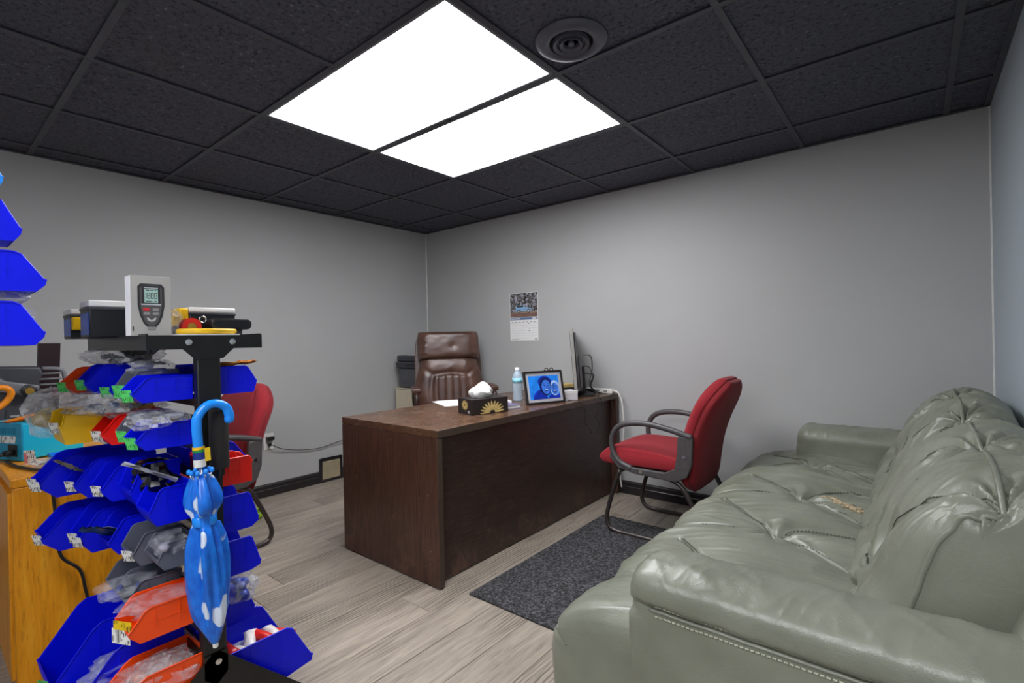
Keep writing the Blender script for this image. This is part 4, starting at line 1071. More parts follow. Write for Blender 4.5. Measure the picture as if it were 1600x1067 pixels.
def bin_(side, x0, W, yb, yf, zb, zt, mat, label, tagm=None, group=None, fb=.84, flat=.7, lip=.42, tilt=0, tags=(.5,), hang=0.0, tsz=None, rack_group='bins on the main rack', name='storage_bin'):
    L = abs(yf - yb); Hb = zt - zb; th = .0024
    t = thing(name, label, 'bin', (x0 - W / 2, yb, zb), PI if side == 'L' else 0.0, rack_group)
    t.rotation_euler.x = tilt
    poly = [(0, 0), (0, Hb), (flat * L, Hb), ((flat + .07) * L, Hb * .94), (.97 * L, Hb * (lip + .03)), (L, Hb * lip), (L * .985, Hb * (lip - .12)), (fb * L, 0)]
    m = MB(); X = (1, 0, 0)
    for sx_ in (-W / 2, W / 2 - th): m.prism(poly, (sx_, 0, 0), (0, 1, 0), (0, 0, 1), X, th)
    w_ = W / 2 - th
    m.box(-w_, w_, 0, th, 0, Hb); m.box(-w_, w_, 0, fb * L, 0, th)
    m.prism([(fb * L, 0), (L * .985, Hb * (lip - .12)), (L, Hb * lip), (L - .004, Hb * lip), (L * .985 - th, Hb * (lip - .11)), (fb * L - th, 0)], (-w_, 0, 0), (0, 1, 0), (0, 0, 1), X, 2 * w_)
    for sg in (-1, 1):      # rolled rim and stiffening ribs on both sides
        rim = [(sg * (W / 2 + .0005), y, z) for y, z in [(0, Hb), (flat * L * .5, Hb), (flat * L, Hb), ((flat + .07) * L, Hb * .94), (.97 * L, Hb * (lip + .03)), (L, Hb * lip)]]
        m.tube(rim, .0022, 5)
        for fy in (.28, .62): m.box(sg * W / 2 - .0015, sg * W / 2 + .0015, fy * L, fy * L + .003, Hb * .3, Hb * .92)
        m.box(sg * W / 2 - .001, sg * W / 2 + .001, .04 * L, flat * L, Hb * .52, Hb * .55)
    m.box(-w_ * .8, w_ * .8, -.006, .001, Hb * .86, Hb * .97)
    m.build('bin_shell', mat, t)
    if tagm:
        tw_, th_ = tsz or (min(.032, W * .40), .031)
        for f in tags:
            cx = (f - .72) * W
            mm = MB().box(-tw_ / 2, tw_ / 2, -.0004, .0004, -th_ / 2, th_ / 2)
            mm.build('label_card', tagm, t, loc=(cx, L + .003, Hb * lip - th_ * .28), rot=(R(-14), R(8 * (f - .5) + hang), R(30)))
    return t

W1 = .105
X = [RX0 - .032 - k * (W1 + .003) for k in range(5)]
b = bin_
# left side, top row
b('L', X[0], W1, YLr, .343, .971, 1.033, blueM, 'blue bin with a green tag, nearest in the top left row', greenL)
b('L', X[1], W1, YLr, .355, .972, 1.046, greybinM, 'grey bin with a hanging green label, second in the top left row', greenL, tsz=(.045, .034), hang=R(14))
b('L', X[2], W1, YLr, .346, .970, 1.030, blueM, 'low blue bin with a teal tag, third in the top left row', greenL)
b('L', X[3], W1, YLr, .312, .980, 1.060, blueM, 'large blue bin below the clear bag, fourth in the top left row', greenL)
b('L', X[4], W1, YLr, .290, .972, 1.050, orangeM, 'orange red bin farthest in the top left row', greenL)
# second row
b('L', X[0], W1, YLr, .350, .853, .915, blueM, 'blue bin with a green tag, nearest in the second left row', greenL)
b('L', X[1], W1, YLr, .356, .855, .925, greybinM, 'grey bin with a yellow green tag, second in the second left row', greenL)
b('L', X[2], W1, YLr, .325, .845, .925, redbinM, 'red bin with a barcode tag beside the yellow bin', whiteL)
b('L', X[3], W1 * 1.5, YLr, .258, .846, .932, yellowM, 'long yellow bin with a white tag beside the red bin', whiteL, fb=.94, lip=.62, flat=.88)
# third row
b('L', X[0], W1, YLr, .372, .660, .752, blueM, 'blue bin behind the umbrella, nearest in the third left row', None)
b('L', X[1], W1, YLr, .360, .690, .800, blueM, 'dark blue bin holding black bags, second in the third left row', None)
b('L', X[2], W1, YLr, .322, .692, .785, blueM, 'blue bin with a crumpled white label, third in the third left row', whiteL, hang=R(20))
b('L', X[3], W1, YLr, .285, .690, .795, blueM, 'blue bin with a hanging paper label, fourth in the third left row', whiteL)
b('L', X[4], W1, YLr, .225, .685, .800, blueM, 'long blue bin with two barcode tags, farthest in the third left row', whiteL, tags=(.3, .75))
# fourth row
b('L', X[0], W1, YLr, .388, .545, .612, greybinM, 'grey bin nearest in the fourth left row, beside the umbrella', None)
b('L', X[1], W1, YLr, .362, .535, .618, greybinM, 'grey bin with a white price tag, second in the fourth left row', whiteL)
b('L', X[2], W1, YLr, .335, .545, .640, blueM, 'blue bin holding folded packets, third in the fourth left row', None)
b('L', X[3], W1, YLr, .292, .535, .650, blueM, 'blue bin with two barcode tags, fourth in the fourth left row', whiteL, tags=(.25, .7))
b('L', X[4], W1, YLr, .230, .530, .640, blueM, 'long blue bin with a barcode tag, farthest in the fourth left row', whiteL)
# fifth row
b('L', X[0] + .012, .115, YLr, .322, .392, .470, orangeM, 'orange bin with a yellow and white tag left of the umbrella tip', None)
b('L', X[1] - .012, W1, YLr, .35, .415, .490, greybinM, 'dark grey bin behind the orange bin in the fifth left row', None)
b('L', X[2] - .012, W1, YLr, .35, .415, .490, greybinM, 'dark grey bin with cables, third in the fifth left row', None)
# bottom row
b('L', X[0] + .02, .12, YLr + .01, .300, .195, .310, orangeM, 'orange bin full of clear bags at the bottom left of the rack', None, lip=.6)
b('L', X[1] + .004, .115, YLr, .245, .180, .350, blueM, 'deep blue bin beside the bottom orange bin', None, flat=.6)
b('L', X[2] + .01, .19, YLr, .212, .170, .385, blueM, 'largest deep blue bin with a green tag at the bottom left', greenL, flat=.6)
# right side
b('R', X[0], W1, YRr, .637, .975, 1.050, blueM, 'blue bin at the top of the right side, above the red chair', None, fb=.92)
b('R', X[1], W1, YRr, .645, .975, 1.050, blueM, 'blue bin second in the top right row', None, fb=.92)
b('R', X[2], W1, YRr, .640, .975, 1.050, blueM, 'blue bin third in the top right row', None, fb=.92)
b('R', X[0], W1, YRr, .620, .722, .795, redbinM, 'red bin on the right side beside the foam grip', None, fb=.98, lip=.78, flat=.86)
b('R', X[1], W1, YRr, .645, .718, .79, redbinM, 'second red bin on the right side behind the nearest red one', None, fb=.95, lip=.7, flat=.8)
b('R', X[2], W1, YRr, .69, .715, .805, blueM, 'blue bin behind the red bins on the right side', None)
b('R', X[3], W1, YRr, .66, .735, .82, blueM, 'blue bin farthest behind the red bins on the right side', None)
b('R', X[0], W1, YRr, .634, .592, .692, blueM, 'blue bin below the red bin on the right side', None, lip=.25, fb=.8)
b('R', X[1], W1, YRr, .625, .60, .71, blueM, 'blue bin behind the one below the red bin', None, lip=.25, fb=.8)
b('R', X[0], W1, YRr, .638, .470, .567, blueM, 'blue bin fourth down on the right side of the rack', None, lip=.2, fb=.75)
b('R', X[1], W1, YRr, .628, .480, .58, blueM, 'blue bin behind the fourth one down on the right side', None, lip=.2, fb=.75)
b('R', X[1] + .02, W1, YRr, .655, .29, .40, blueM, 'blue bin with a clear bag, fifth down on the right side', None, lip=.3)
b('R', X[0], .20, YRr, .788, .112, .258, blueM, 'big blue bin holding red and white packets at bottom right', None, fb=.66, lip=.2, flat=.68)
b('R', X[2] + .0, .10, YRr, .74, .112, .30, blueM, 'deep blue bin behind the big one at the bottom right', None, fb=.66, lip=.2, flat=.68)

# ------------------------------------------------------------------ bags and loose things in the bins
def bag(loc, size, rot, label, mat=None, seed=1, name='plastic_bag', cat='bag', inner=None, group=None, pinch=True):
    mat = mat or filmM; nu, nv = 20, 12; P = np.zeros((nu, nv, 3)); rg = np.random.RandomState(seed)
    ph = rg.rand(6) * 6
    for i in range(nu):
        a = 2 * PI * i / nu
        for j in range(nv):
            bb = PI * j / (nv - 1); sb = math.sin(bb) ** .7 if math.sin(bb) > 0 else 0
            k = 1 + .55 * float(vn(math.cos(a) * 2.2 + 5, math.sin(a) * 2.2 + bb * 2.2, seed)) + .5 * float(vn(math.cos(a) * 5 + 9, math.sin(a) * 5 + bb * 4, seed + 3)) + .22 * (rg.rand() - .5)
            ca, sa = math.cos(a), math.sin(a)
            ca = math.copysign(abs(ca) ** .7, ca); sa = math.copysign(abs(sa) ** .7, sa)
            P[i, j] = (size[0] / 2 * sb * ca * k, size[1] / 2 * sb * sa * k, size[2] / 2 * (math.cos(bb)) * (.75 + .25 * k) + size[2] / 2)
    if inner is None:
        o = MB().grid(P, wrap_u=True).build(name, mat, smooth='auto', angle=12); tag(o, label, cat, group)
        o.location = loc; o.rotation_euler = rot; return o
    t = thing(name, label, cat, loc, 0, group); t.rotation_euler = rot
    MB().grid(P, wrap_u=True).build('film', mat, t, smooth='auto', angle=12)
    m = MB(); pr2 = random.Random(seed)
    for k in range(inner[1]):
        m.ball((pr2.uniform(-.3, .3) * size[0], pr2.uniform(-.3, .3) * size[1], pr2.uniform(.25, .55) * size[2]), pr2.uniform(.14, .24) * min(size), 7, 5, (1.3, .9, .8))
    m.build('contents', inner[0], t, smooth=True); return t
g1 = 'clear bags on the bin rack'
bag((-1.86, .42, 1.055), (.20, .15, .055), (0, 0, R(15)), 'crumpled clear bag stuffed under the left side of the tray', filmB, 3, inner=(darkgreyM, 7), group=g1)
bag((-1.62, .42, 1.035), (.12, .10, .04), (0, 0, R(-20)), 'small clear bag rising from the second bin of the top row', filmM, 5, group=g1)
bag((-1.78, .385, .912), (.22, .19, .075), (0, 0, R(20)), 'clear bag of dark blue parts on top of the yellow bin', filmB, 7, inner=(M('steel_blue_parts', '#46506a', .4, 0, .3, 60), 9), group=g1)
bag((-2.02, .30, .845), (.12, .12, .15), (R(8), R(-6), R(30)), 'clear bag of yellow packets hanging beside the yellow bin', filmB, 9, inner=(M('straw_parts', '#b9a35a', .6, 0, .4, 60), 8), group=g1)
bag((-1.52, .40, .898), (.13, .11, .05), (0, 0, R(12)), 'clear bag on the nearest bins of the second row', filmB, 11, inner=(M('brown_parts', '#6b5a4c', .5, 0, .4, 60), 5), group=g1)
bag((-1.61, .42, .715), (.10, .09, .09), (0, 0, 0), 'black glossy plastic bag in the third row bin', M('black_bag', '#0a0b16', .18, 0, .3, 30), 13, group=None)
bag((-1.50, .425, .565), (.07, .07, .07), (0, 0, 0), 'clear bag in the nearest grey bin by the umbrella', filmM, 15, inner=(M('grey_parts', '#9a96a4', .5), 4), group=g1)
bag((-1.53, .40, .425), (.08, .15, .05), (R(-4), 0, 0), 'folded clear film lying in the orange bin of the fifth row', filmM, 17, group=g1)
bag((-1.66, .37, .44), (.09, .13, .05), (0, 0, 0), 'clear bag with blue parts in the dark grey bin', filmM, 19, inner=(navyM, 4), group=g1)
bag((-1.50, .40, .225), (.10, .16, .10), (0, 0, 0), 'clear bag of pinkish parts filling the bottom orange bin', filmB, 21, inner=(pinkM, 9), group=g1)
bag((-1.62, .35, .23), (.10, .17, .08), (0, 0, 0), 'clear bag in the deep blue bin at the bottom left', filmM, 23, group=g1)
bag((-1.575, .61, .345), (.09, .10, .10), (0, 0, 0), 'clear bag of blue parts on the right side bin, fifth down', filmB, 25, inner=(M('royal_parts', '#1c3fae', .35, 0, .4, 60), 6), group=g1)
# red and white packets, lower right bin
bag((-1.57, .64, .125), (.15, .20, .085), (0, 0, 0), 'clear bag under the red and white packets in the bottom right bin', filmB, 27, inner=(M('white_parts', '#d8d4d2', .5), 9), group=g1)
for k, (x, y, z, rx, rz, mt) in enumerate(((-1.56, .575, .20, .3, .2, candyR), (-1.55, .60, .185, -.2, .9, candyW), (-1.565, .64, .195, .1, -.4, candyW), (-1.555, .675, .19, .25, .5, candyR), (-1.57, .71, .18, -.15, .1, candyW), (-1.56, .735, .17, .2, .8, candyR))):
    m = MB(); P = np.zeros((12, 7, 3))
    for i in range(12):
        f = i / 11; e = math.sin(PI * f) ** .5
        for j in range(7):
            a = 2 * PI * j / 7; P[i, j] = ((f - .5) * .075, (.016 + .004 * (1 - e)) * math.cos(a), .013 * e * math.sin(a) + (.002 if e > .1 else 0) * math.sin(a))
    o = m.grid(P, wrap_v=True).build('wrapped_packet', mt, smooth=True, loc=(x, y, z + .028), rot=(rx, .2, rz))
    tag(o, ('red' if mt is candyR else 'white') + ' wrapped packet in the bottom right bin, ' + ('nearest the post', 'leaning beside the red one nearest the post', 'in the middle', 'right of the middle', 'second from the bin front', 'nearest the bin front')[k], 'packet', 'packets in the bottom right bin')
# loose labels and packets
def card(name, mat, sx_, sz_, loc, rot, label, cat='label', group=None):
    o = MB().box(-sx_ / 2, sx_ / 2, -.0006, .0006, -sz_ / 2, sz_ / 2).build(name, mat, loc=loc, rot=rot); return tag(o, label, cat, group)
t = thing('price_tag', 'yellow and white price tag hung on the orange bin of the fifth row', 'label', (-1.50, .318, .425), R(25))
MB().box(-.028, .028, -.0005, .0005, -.034, .002).build('white_half', whiteL, t); MB().box(-.022, .034, -.0012, -.0006, .0, .022).build('yellow_half', yelL, t)
def packet(loc, rot, sx_, sy_, mat, label, lab=None, seed=1):
    t = thing('folded_packet', label, 'packet', loc); t.rotation_euler = rot
    P = np.zeros((10, 8, 3))
    for i in range(10):
        for j in range(8): P[i, j] = ((i / 9 - .5) * sx_, (j / 7 - .5) * sy_, .012 * float(vn(i * .8, j * .8, seed)))
    m = MB().grid(P); P2 = P.copy(); P2[..., 2] += .003; m.grid(P2); m.build('wrapper', mat, t, smooth='auto', angle=25)
    if lab: MB().box(-sx_ * .3, sx_ * .3, -sy_ * .2, sy_ * .2, .009, .0096).build('barcode_label', lab, t)
    return t
packet((-1.87, .285, .775), (R(-35), R(10), R(20)), .07, .06, paperG, 'crumpled grey paper packet on the farthest third row bin', None, 2)
packet((-1.735, .345, .60), (R(-30), R(-8), R(30)), .07, .11, M('dark_blue_wrap', '#2a4a7a', .3, 0, .5, 70), 'shiny dark blue packet with a barcode in the fourth row bins', whiteL, 4)
packet((-1.56, .40, .78), (R(-28), R(-14), R(-20)), .035, .13, silverM, 'silver strip packet lying across the third row bins', None, 6)
packet((-1.54, .66 - .06, 1.055), (R(4), 0, R(8)), .09, .10, M('orange_wrap', '#c77a2a', .4, 0, .6, 80), 'orange printed packet on the top right row behind the post', None, 8)
packet((-1.72, .44, 1.062), (R(-2), 0, R(5)), .13, .06, paperM, 'white paper packet on the top left row beside the post', None, 9)
m = MB(); prn = random.Random(9)
for k in range(26):
    a = prn.uniform(0, 2 * PI); bb = prn.uniform(.2, PI - .2)
    ring = []
    ax = Vector((math.sin(bb) * math.cos(a), math.sin(bb) * math.sin(a), math.cos(bb))); u_ = ax.orthogonal().normalized(); v_ = ax.cross(u_)
    for q in range(14):
        th = 2 * PI * q / 14; p = (u_ * math.cos(th) + v_ * math.sin(th)) * .045; ring.append((p.x, p.y * .8, p.z * .75 + .034))
    m.tube(ring, .0014, 4, closed=True)
tag(m.build('mesh_ball', netM, smooth=True, loc=(-3.27, 1.40, .0)), 'lime green mesh ball on the floor behind the right side bins', 'ball')

# ------------------------------------------------------------------ umbrella
t = thing('child_umbrella', 'closed blue child umbrella with white cloud print hooked on the rack grip', 'umbrella', (-1.375, .480, .362))
TU = Matrix.Rotation(R(-3.2), 4, 'X')
shaft_t = .52
hook = spline([(0, 0, .50), (0, 0, .585), (0, .006, .612), (0, .026, .634), (0, .05, .636), (0, .070, .622), (0, .076, .600), (0, .075, .588)], 8)
m = MB().tube(hook, .0115, 12); m.ball(hook[-1], .0115, 10, 8); m.build('handle', handleM, t, smooth=True)
for z0, z1, mt, nm in ((.517, .524, greenP, 'green_band'), (.524, .531, yellowM, 'yellow_band'), (.498, .517, navyM, 'navy_band'), (.478, .498, whiteP, 'white_collar')):
    MB().lathe([(.0135, z0), (.0135, z1)], 16).build(nm, mt, t, smooth='auto')
MB().lathe([(.004, .02), (.004, .49)], 10).build('shaft', chromeM, t, smooth=True)
prof = [(.006, .0), (.012, .012), (.024, .06), (.031, .14), (.034, .21), (.033, .27), (.026, .315), (.0225, .335), (.026, .355), (.033, .375), (.032, .40), (.024, .43), (.017, .45), (.010, .458)]
pp = spline([(a * 1.12, b_, 0) for a, b_ in prof], 4)
def pleat(th, z): return 1 + (.30 * math.sin(3 * th + 4 * z + 1) + .20 * math.sin(5 * th - 9 * z) + .10 * math.sin(11 * th + 3 * z)) * min(1, z / .08) * (.45 if .315 < z < .355 else 1)
MB().lathe([(p.x, p.y) for p in pp], 72, None, pleat).build('canopy', umbM, t, smooth=True)
MB().lathe([(.026, .325), (.028, .328), (.028, .346), (.026, .349)], 36, None, lambda th, z: 1 + .06 * math.sin(4 * th)).build('tie_band', handleM, t, smooth='auto')
for k in range(8):
    a = 2 * PI * k / 8 + .2; rr = .021 + .004 * (k % 2)
    rb = MB().tube([(rr * .5 * math.cos(a), rr * .5 * math.sin(a), .43), (rr * math.cos(a), rr * math.sin(a), .462)], .0016, 6).build('rib', chromeM, t, smooth=True)
    MB().ball((rr * math.cos(a), rr * math.sin(a), .466), .0058, 8, 6, (1, 1, 1.3)).build('rib_cap', handleM, rb, smooth=True)
MB().lathe([(0, -.014), (.006, -.012), (.007, .006), (.004, .012)], 14).build('tip', whiteP, t, smooth='auto')
MB().prism([(-.006, -.0), (.006, -.0), (.006, -.035), (-.006, -.035)], (.015, .014, .527), (0, 1, 0), (0, 0, 1), (1, 0, 0), .001).build('hang_tag', yelL, t)
t.rotation_euler = (R(3.2), 0, 0); t.scale = (1, 1, .94)

# ------------------------------------------------------------------ things on the tray
Z0 = TZ + .0002
t = thing('gauge_box', 'white carton printed with a black handheld gauge reading 1888', 'box', (-1.505, .396, Z0))
bw, bh, bd = .043, .152, .045
MB().box(-bd, 0, -bw, bw, 0, bh).build('carton', [boxCard], t, bevel=.0008)
MB().box(-bd, 0, -bw - .0005, -bw, .001, bh - .001).build('white_side', paperM, t)
def gp(name, poly, lv, mat, par): return plate(poly, .0003 * lv, .0003, mat, name, par, (0, 0, 0), (0, 1, 0), (0, 0, 1), (1, 0, 0))
def tap(wt, wb, z0, z1, n=8):
    pts = [(-wt, z1), ]
    out = [(-wt + .006, z1), (-wt, z1 - .008), (-wt, z0 + .055), (-wt + .004, z0 + .03), (-wb - .004, z0 + .01), (-wb + .004, z0), (wb - .004, z0), (wb + .004, z0 + .01), (wt - .004, z0 + .03), (wt, z0 + .055), (wt, z1 - .008), (wt - .006, z1)]
    return out
pm = gp('printed_meter', tap(.0285, .013, .022, .132), 1, inkM, t)
gp('meter_face', tap(.0235, .010, .026, .128), 2, M('meter_grey', '#55504e', .45), pm)
gp('meter_bezel', rect(-.0195, .0195, .080, .127), 3, inkM, pm)
gp('bezel_line', rect(-.021, .021, .078, .081), 4, silverM, pm)
gp('lcd', rect(-.0145, .0145, .084, .118), 4, lcdM, pm)
gp('bezel_print', rect(-.015, .015, .1205, .1225), 4, silverM, pm)
m = MB()
def seg7(cx, cz, w_, h_, segs):
    s_ = w_ * .22
    R_ = {'a': rect(cx - w_ / 2, cx + w_ / 2, cz + h_ / 2 - s_, cz + h_ / 2), 'g': rect(cx - w_ / 2, cx + w_ / 2, cz - s_ / 2, cz + s_ / 2), 'd': rect(cx - w_ / 2, cx + w_ / 2, cz - h_ / 2, cz - h_ / 2 + s_),
          'f': rect(cx - w_ / 2, cx - w_ / 2 + s_, cz, cz + h_ / 2), 'b': rect(cx + w_ / 2 - s_, cx + w_ / 2, cz, cz + h_ / 2), 'e': rect(cx - w_ / 2, cx - w_ / 2 + s_, cz - h_ / 2, cz), 'c': rect(cx + w_ / 2 - s_, cx + w_ / 2, cz - h_ / 2, cz)}
    for q in segs: m.prism(R_[q], (.0015, 0, 0), (0, 1, 0), (0, 0, 1), (1, 0, 0), .0003)
seg7(-.0125, .1015, .005, .015, 'bc')
for k in range(3): seg7(-.0052 + k * .0075, .1015, .0058, .015, 'abcdefg')
for a, b_, c in ((-.012, .002, .0865), (.006, .012, .0865), (-.011, -.004, .1145), (-.001, .004, .1145), (.007, .011, .1145)): m.prism(rect(a, b_, c, c + .002), (.0015, 0, 0), (0, 1, 0), (0, 0, 1), (1, 0, 0), .0003)
m.build('digits', inkM, pm)
for cx, cz, mt in ((-.011, .067, btnRed), (.009, .067, btnGrey), (-.010, .057, btnGrey), (.009, .057, btnGrey)):
    gp('button', [(cx - .007, cz - .002), (cx - .005, cz - .0035), (cx + .005, cz - .0035), (cx + .007, cz - .002), (cx + .006, cz + .003), (cx - .006, cz + .003)], 4, mt, pm)
gp('meter_emblem', [(x_, z_) for x_, z_ in ell(0, .046, .010, .010, 12, PI, 2 * PI)] + [(.007, .046), (0, .039), (-.007, .046)], 4, silverM, pm)
gp('probe', rect(-.008, .008, .015, .023), 2, M('probe_grey', '#8c8984', .35), pm)
gp('side_print', rect(-.0400, -.0375, .012, .024), 1, inkM, t)

def parts_case(label, loc, sx_, sy_, sz_, rz=0, lab=True):
    t = thing('organiser_case', label, 'case', loc, rz, 'small black parts cases on the tray')
    MB().box(-sx_ / 2, sx_ / 2, -sy_ / 2, sy_ / 2, 0, sz_ * .78).build('case_body', M('case_black', '#15171b', .4), t, bevel=.003)
    MB().box(-sx_ / 2 - .002, sx_ / 2 + .002, -sy_ / 2 - .002, sy_ / 2 + .002, sz_ * .74, sz_ * .82).build('rim', darkgreyM, t, bevel=.002)
    MB().box(-sx_ / 2 - .001, sx_ / 2 + .001, -sy_ / 2 - .001, sy_ / 2 + .001, sz_ * .82, sz_).build('lid', whiteP, t, bevel=.004)
    if lab: MB().box(-sx_ / 2 + .01, sx_ / 2 - .004, -sy_ / 2 - .0008, -sy_ / 2, .008, sz_ * .66).build('blue_label', labBlue, t)
    return t
t = parts_case('black parts case with white lid and blue label, left of the gauge box', (-1.745, .352, Z0), .105, .09, .100)
t = parts_case('smaller black parts case with yellow latch, farthest left on the tray', (-1.90, .338, Z0), .10, .085, .084)
MB().box(.0505, .064, -.042, -.016, .024, .06).build('latch', yellowM, t, bevel=.003)
t = parts_case('black parts case with white lid at the right rear of the tray', (-1.72, .585, Z0), .17, .125, .086, 0, False)
MB().box(-.03, .085, -.088, -.0635, .03, .082).build('latch', yellowM, t, bevel=.004)
t = thing('yellow_pad', 'flat yellow plastic tray on papers at the front of the rack top', 'tray', (-1.51, .525, Z0 + .004), R(4))
P_ = [(.078 * math.cos(a) * 1.0, .075 * math.sin(a)) for a in np.linspace(0, 2 * PI, 28, endpoint=False)]
MB().prism([(x_ * .62, y_) for x_, y_ in P_], (0, 0, 0), (1, 0, 0), (0, 1, 0), (0, 0, 1), .014).build('pad', M('pad_yellow', '#d3a90e', .45), t, bevel=.005, seg=3)
t = tag(MB().box(-.05, .05, -.07, .07, 0, .003, Matrix.Rotation(R(8), 4, 'Z')).build('paper_slip', paperM, loc=(-1.505, .515, Z0)), 'white paper slip under the yellow tray on the rack top', 'paper')
t = thing('tape_reel', 'small red reel with a brass centre on the rack top', 'reel', (-1.585, .508, Z0), R(8))
MX = Matrix.Translation((0, 0, .0255)) @ Matrix.Rotation(PI / 2, 4, 'Y')
MB().lathe([(.012, -.01), (.0255, -.011), (.0255, .011), (.012, .010)], 28, MX).build('reel', M('reel_red', '#d8261d', .3), t, smooth='auto')
MB().lathe([(.006, -.0105), (.012, -.0105), (.012, .0115), (.006, .0125)], 20, MX).build('hub', brassM, t, smooth='auto')
MB().tube([(.016 + .0, .026 + .009 * math.cos(a), .047 + .009 * math.sin(a)) for a in np.linspace(0, 2 * PI, 14, endpoint=False)], .0018, 6, closed=True).build('ring', chromeM, t, smooth=True)
t = thing('handheld_device', 'black rounded handheld device leaning at the right end of the rack top', 'device', (-1.55, .605, Z0 + .022), R(-4))
pts = [(.045 * 0 + sx_ * .043 + .011 * math.cos(a), sy_ * .0 + .0155 * math.sin(a)) for sx_, a0 in ((1, -PI / 2), (-1, PI / 2)) for sy_ in (1,) for a in np.linspace(a0, a0 + PI, 8)]
MB().prism(pts, (0, 0, .012), (0, 1, 0), (0, 0, 1), (-1, 0, 0), .09).build('casing', M('device_black', '#1d1c1e', .35), t, bevel=.002)
pts2 = [(x_ * .86, y_ * .62) for x_, y_ in pts]
MB().prism(pts2, (.0005, 0, .012), (0, 1, 0), (0, 0, 1), (1, 0, 0), .0012).build('lens_window', screenM, t)
MB().box(-.06, -.01, -.03, .03, -.022, .0005).build('base_clip', darkgreyM, t)
bag((-1.60, .462, Z0), (.06, .05, .075), (0, 0, 0), 'clear bag standing between the gauge box and the red reel', filmB, 33)

# ------------------------------------------------------------------ left workbench cabinet and its things
CX, CY0, CY1, CZ = -2.211, .20, .519, .70
t = thing('wooden_cabinet', 'orange wood grain cabinet at the left edge behind the bin rack', 'cabinet', (CX, CY0, 0))
MB().box(-1.08, -.02, .012, CY1 - CY0 - .012, .0, CZ - .03).build('carcass', oakM, t, bevel=.002)
MB().box(-.02, -.002, .004, CY1 - CY0, .01, CZ - .031).build('side_panel', oakM, t, bevel=.002)
MB().box(-1.10, 0, 0, CY1 - CY0 + .01, CZ - .03, CZ).build('worktop', oakM, t, bevel=.003)
for k in range(2):
    d = MB().box(-1.05 + k * .51, -.545 + k * .51, -.004, .012, .05, CZ - .05).build('door', oakM, t, bevel=.002)
    MB().box(-.575 + k * .07, -.565 + k * .07, -.022, -.004, .4, .5).build('handle', chromeM, d, bevel=.003)
t = thing('teal_power_unit', 'bright teal metal power unit with vents and a plug on the wooden cabinet', 'power unit', (-2.53, .262, CZ), R(22))
MB().box(-.22, 0, 0, .20, .004, .138).build('housing', tealM, t, bevel=.005)
MB().box(-.223, .002, -.003, .005, .002, .141).build('rear_plate', M('teal_plate', '#0f8fb5', .4), t, bevel=.003)
for k in range(10): MB().box(-.03 - k * .009, -.034 - k * .009, -.0036, -.003, .098, .122).build('vent_slot', tealD, t)
MB().box(-.115, -.03, -.0038, -.003, .066, .092).build('rating_label', whiteL, t)
MB().box(-.07, -.02, -.006, -.003, .018, .062).build('inlet', blackP, t, bevel=.002)
MB().box(-.06, -.03, -.03, -.006, .022, .042).build('plug', blackP, t, bevel=.004)
MB().tube(spline([(-.045, -.03, .03), (-.06, -.045, .028), (-.16, -.05, .022), (-.26, -.05, .012)], 8), .005, 8).build('cord', blackP, t, smooth=True)
for k in (.03, .17):
    for a in (-.15, -.02): MB().lathe([(.008, 0), (.008, .005)], 10, Matrix.Translation((a, k, 0))).build('foot', blackP, t)
pts = spline([(-2.55, .222, CZ + .006), (-2.42, .235, CZ + .006), (-2.30, .265, CZ + .006), (-2.225, .285, CZ + .008), (-2.204, .292, CZ - .02), (-2.203, .30, .60), (-2.203, .305, .50), (-2.203, .315, .42), (-2.203, .36, .36), (-2.203, .375, .28), (-2.203, .385, .24), (-2.203, .43, .20), (-2.203, .45, .12), (-2.18, .47, .012), (-2.12, .55, .006)], 8)
tag(MB().tube(pts, .005, 8).build('extension_cord', blackP, smooth=True), 'black power cord running down the face of the wooden cabinet', 'cord')
t = thing('ribbon_tag', 'white printed tag leaning against the teal unit', 'label', (-2.44, .275, CZ)); t.rotation_euler = (R(14), 0, R(60))
MB().box(-.015, .015, -.001, .001, 0, .055).build('tag_card', whiteL, t); MB().box(-.016, -.008, -.0018, -.001, .008, .045).build('pink_edge', M('tag_pink', '#e0838a', .5), t)
bag((-2.38, .30, CZ), (.09, .07, .025), (0, 0, 0), 'scrap of clear film at the foot of the teal unit', filmB, 41)
t = thing('light_blue_tray', 'light blue plastic tray lying on the wooden cabinet beside the teal unit', 'tray', (-2.36, .40, CZ))
m = MB().box(-.10, .10, -.08, .11, 0, .004).box(-.10, .10, -.08, -.076, .004, .03).box(-.10, .10, .106, .11, .004, .03).box(-.10, -.096, -.076, .106, .004, .03).box(.096, .10, -.076, .106, .004, .03)
m.build('tray_shell', ltblueM, t, bevel=.001)
# tool case
t = thing('tool_case', 'dark grey hard shell tool case with ribbed side handle at the left edge', 'case', (-2.96, .14, CZ))
prof = [(0, 0), (.24, 0), (.25, .02), (.25, .17), (.235, .20), (.225, .27), (.24, .30), (.23, .335), (0, .345)]
MB().prism(prof, (-.12, 0, 0), (0, 1, 0), (0, 0, 1), (1, 0, 0), .12).build('lower_shell', darkgreyM, t, bevel=.01, seg=3)
MB().prism([(0, .02), (.2, .02), (.205, .12), (.18, .22), (.10, .30), (0, .31)], (0, 0, 0), (0, 1, 0), (0, 0, 1), (1, 0, 0), .03).build('lid_panel', M('case_panel', '#4a4b52', .4), t, bevel=.008, seg=3)
MB().prism([(.0, .265), (.17, .215), (.21, .215), (.22, .255), (.0, .31)], (.03, 0, 0), (0, 1, 0), (0, 0, 1), (1, 0, 0), .025).build('latch_bar', midgreyM, t, bevel=.006)
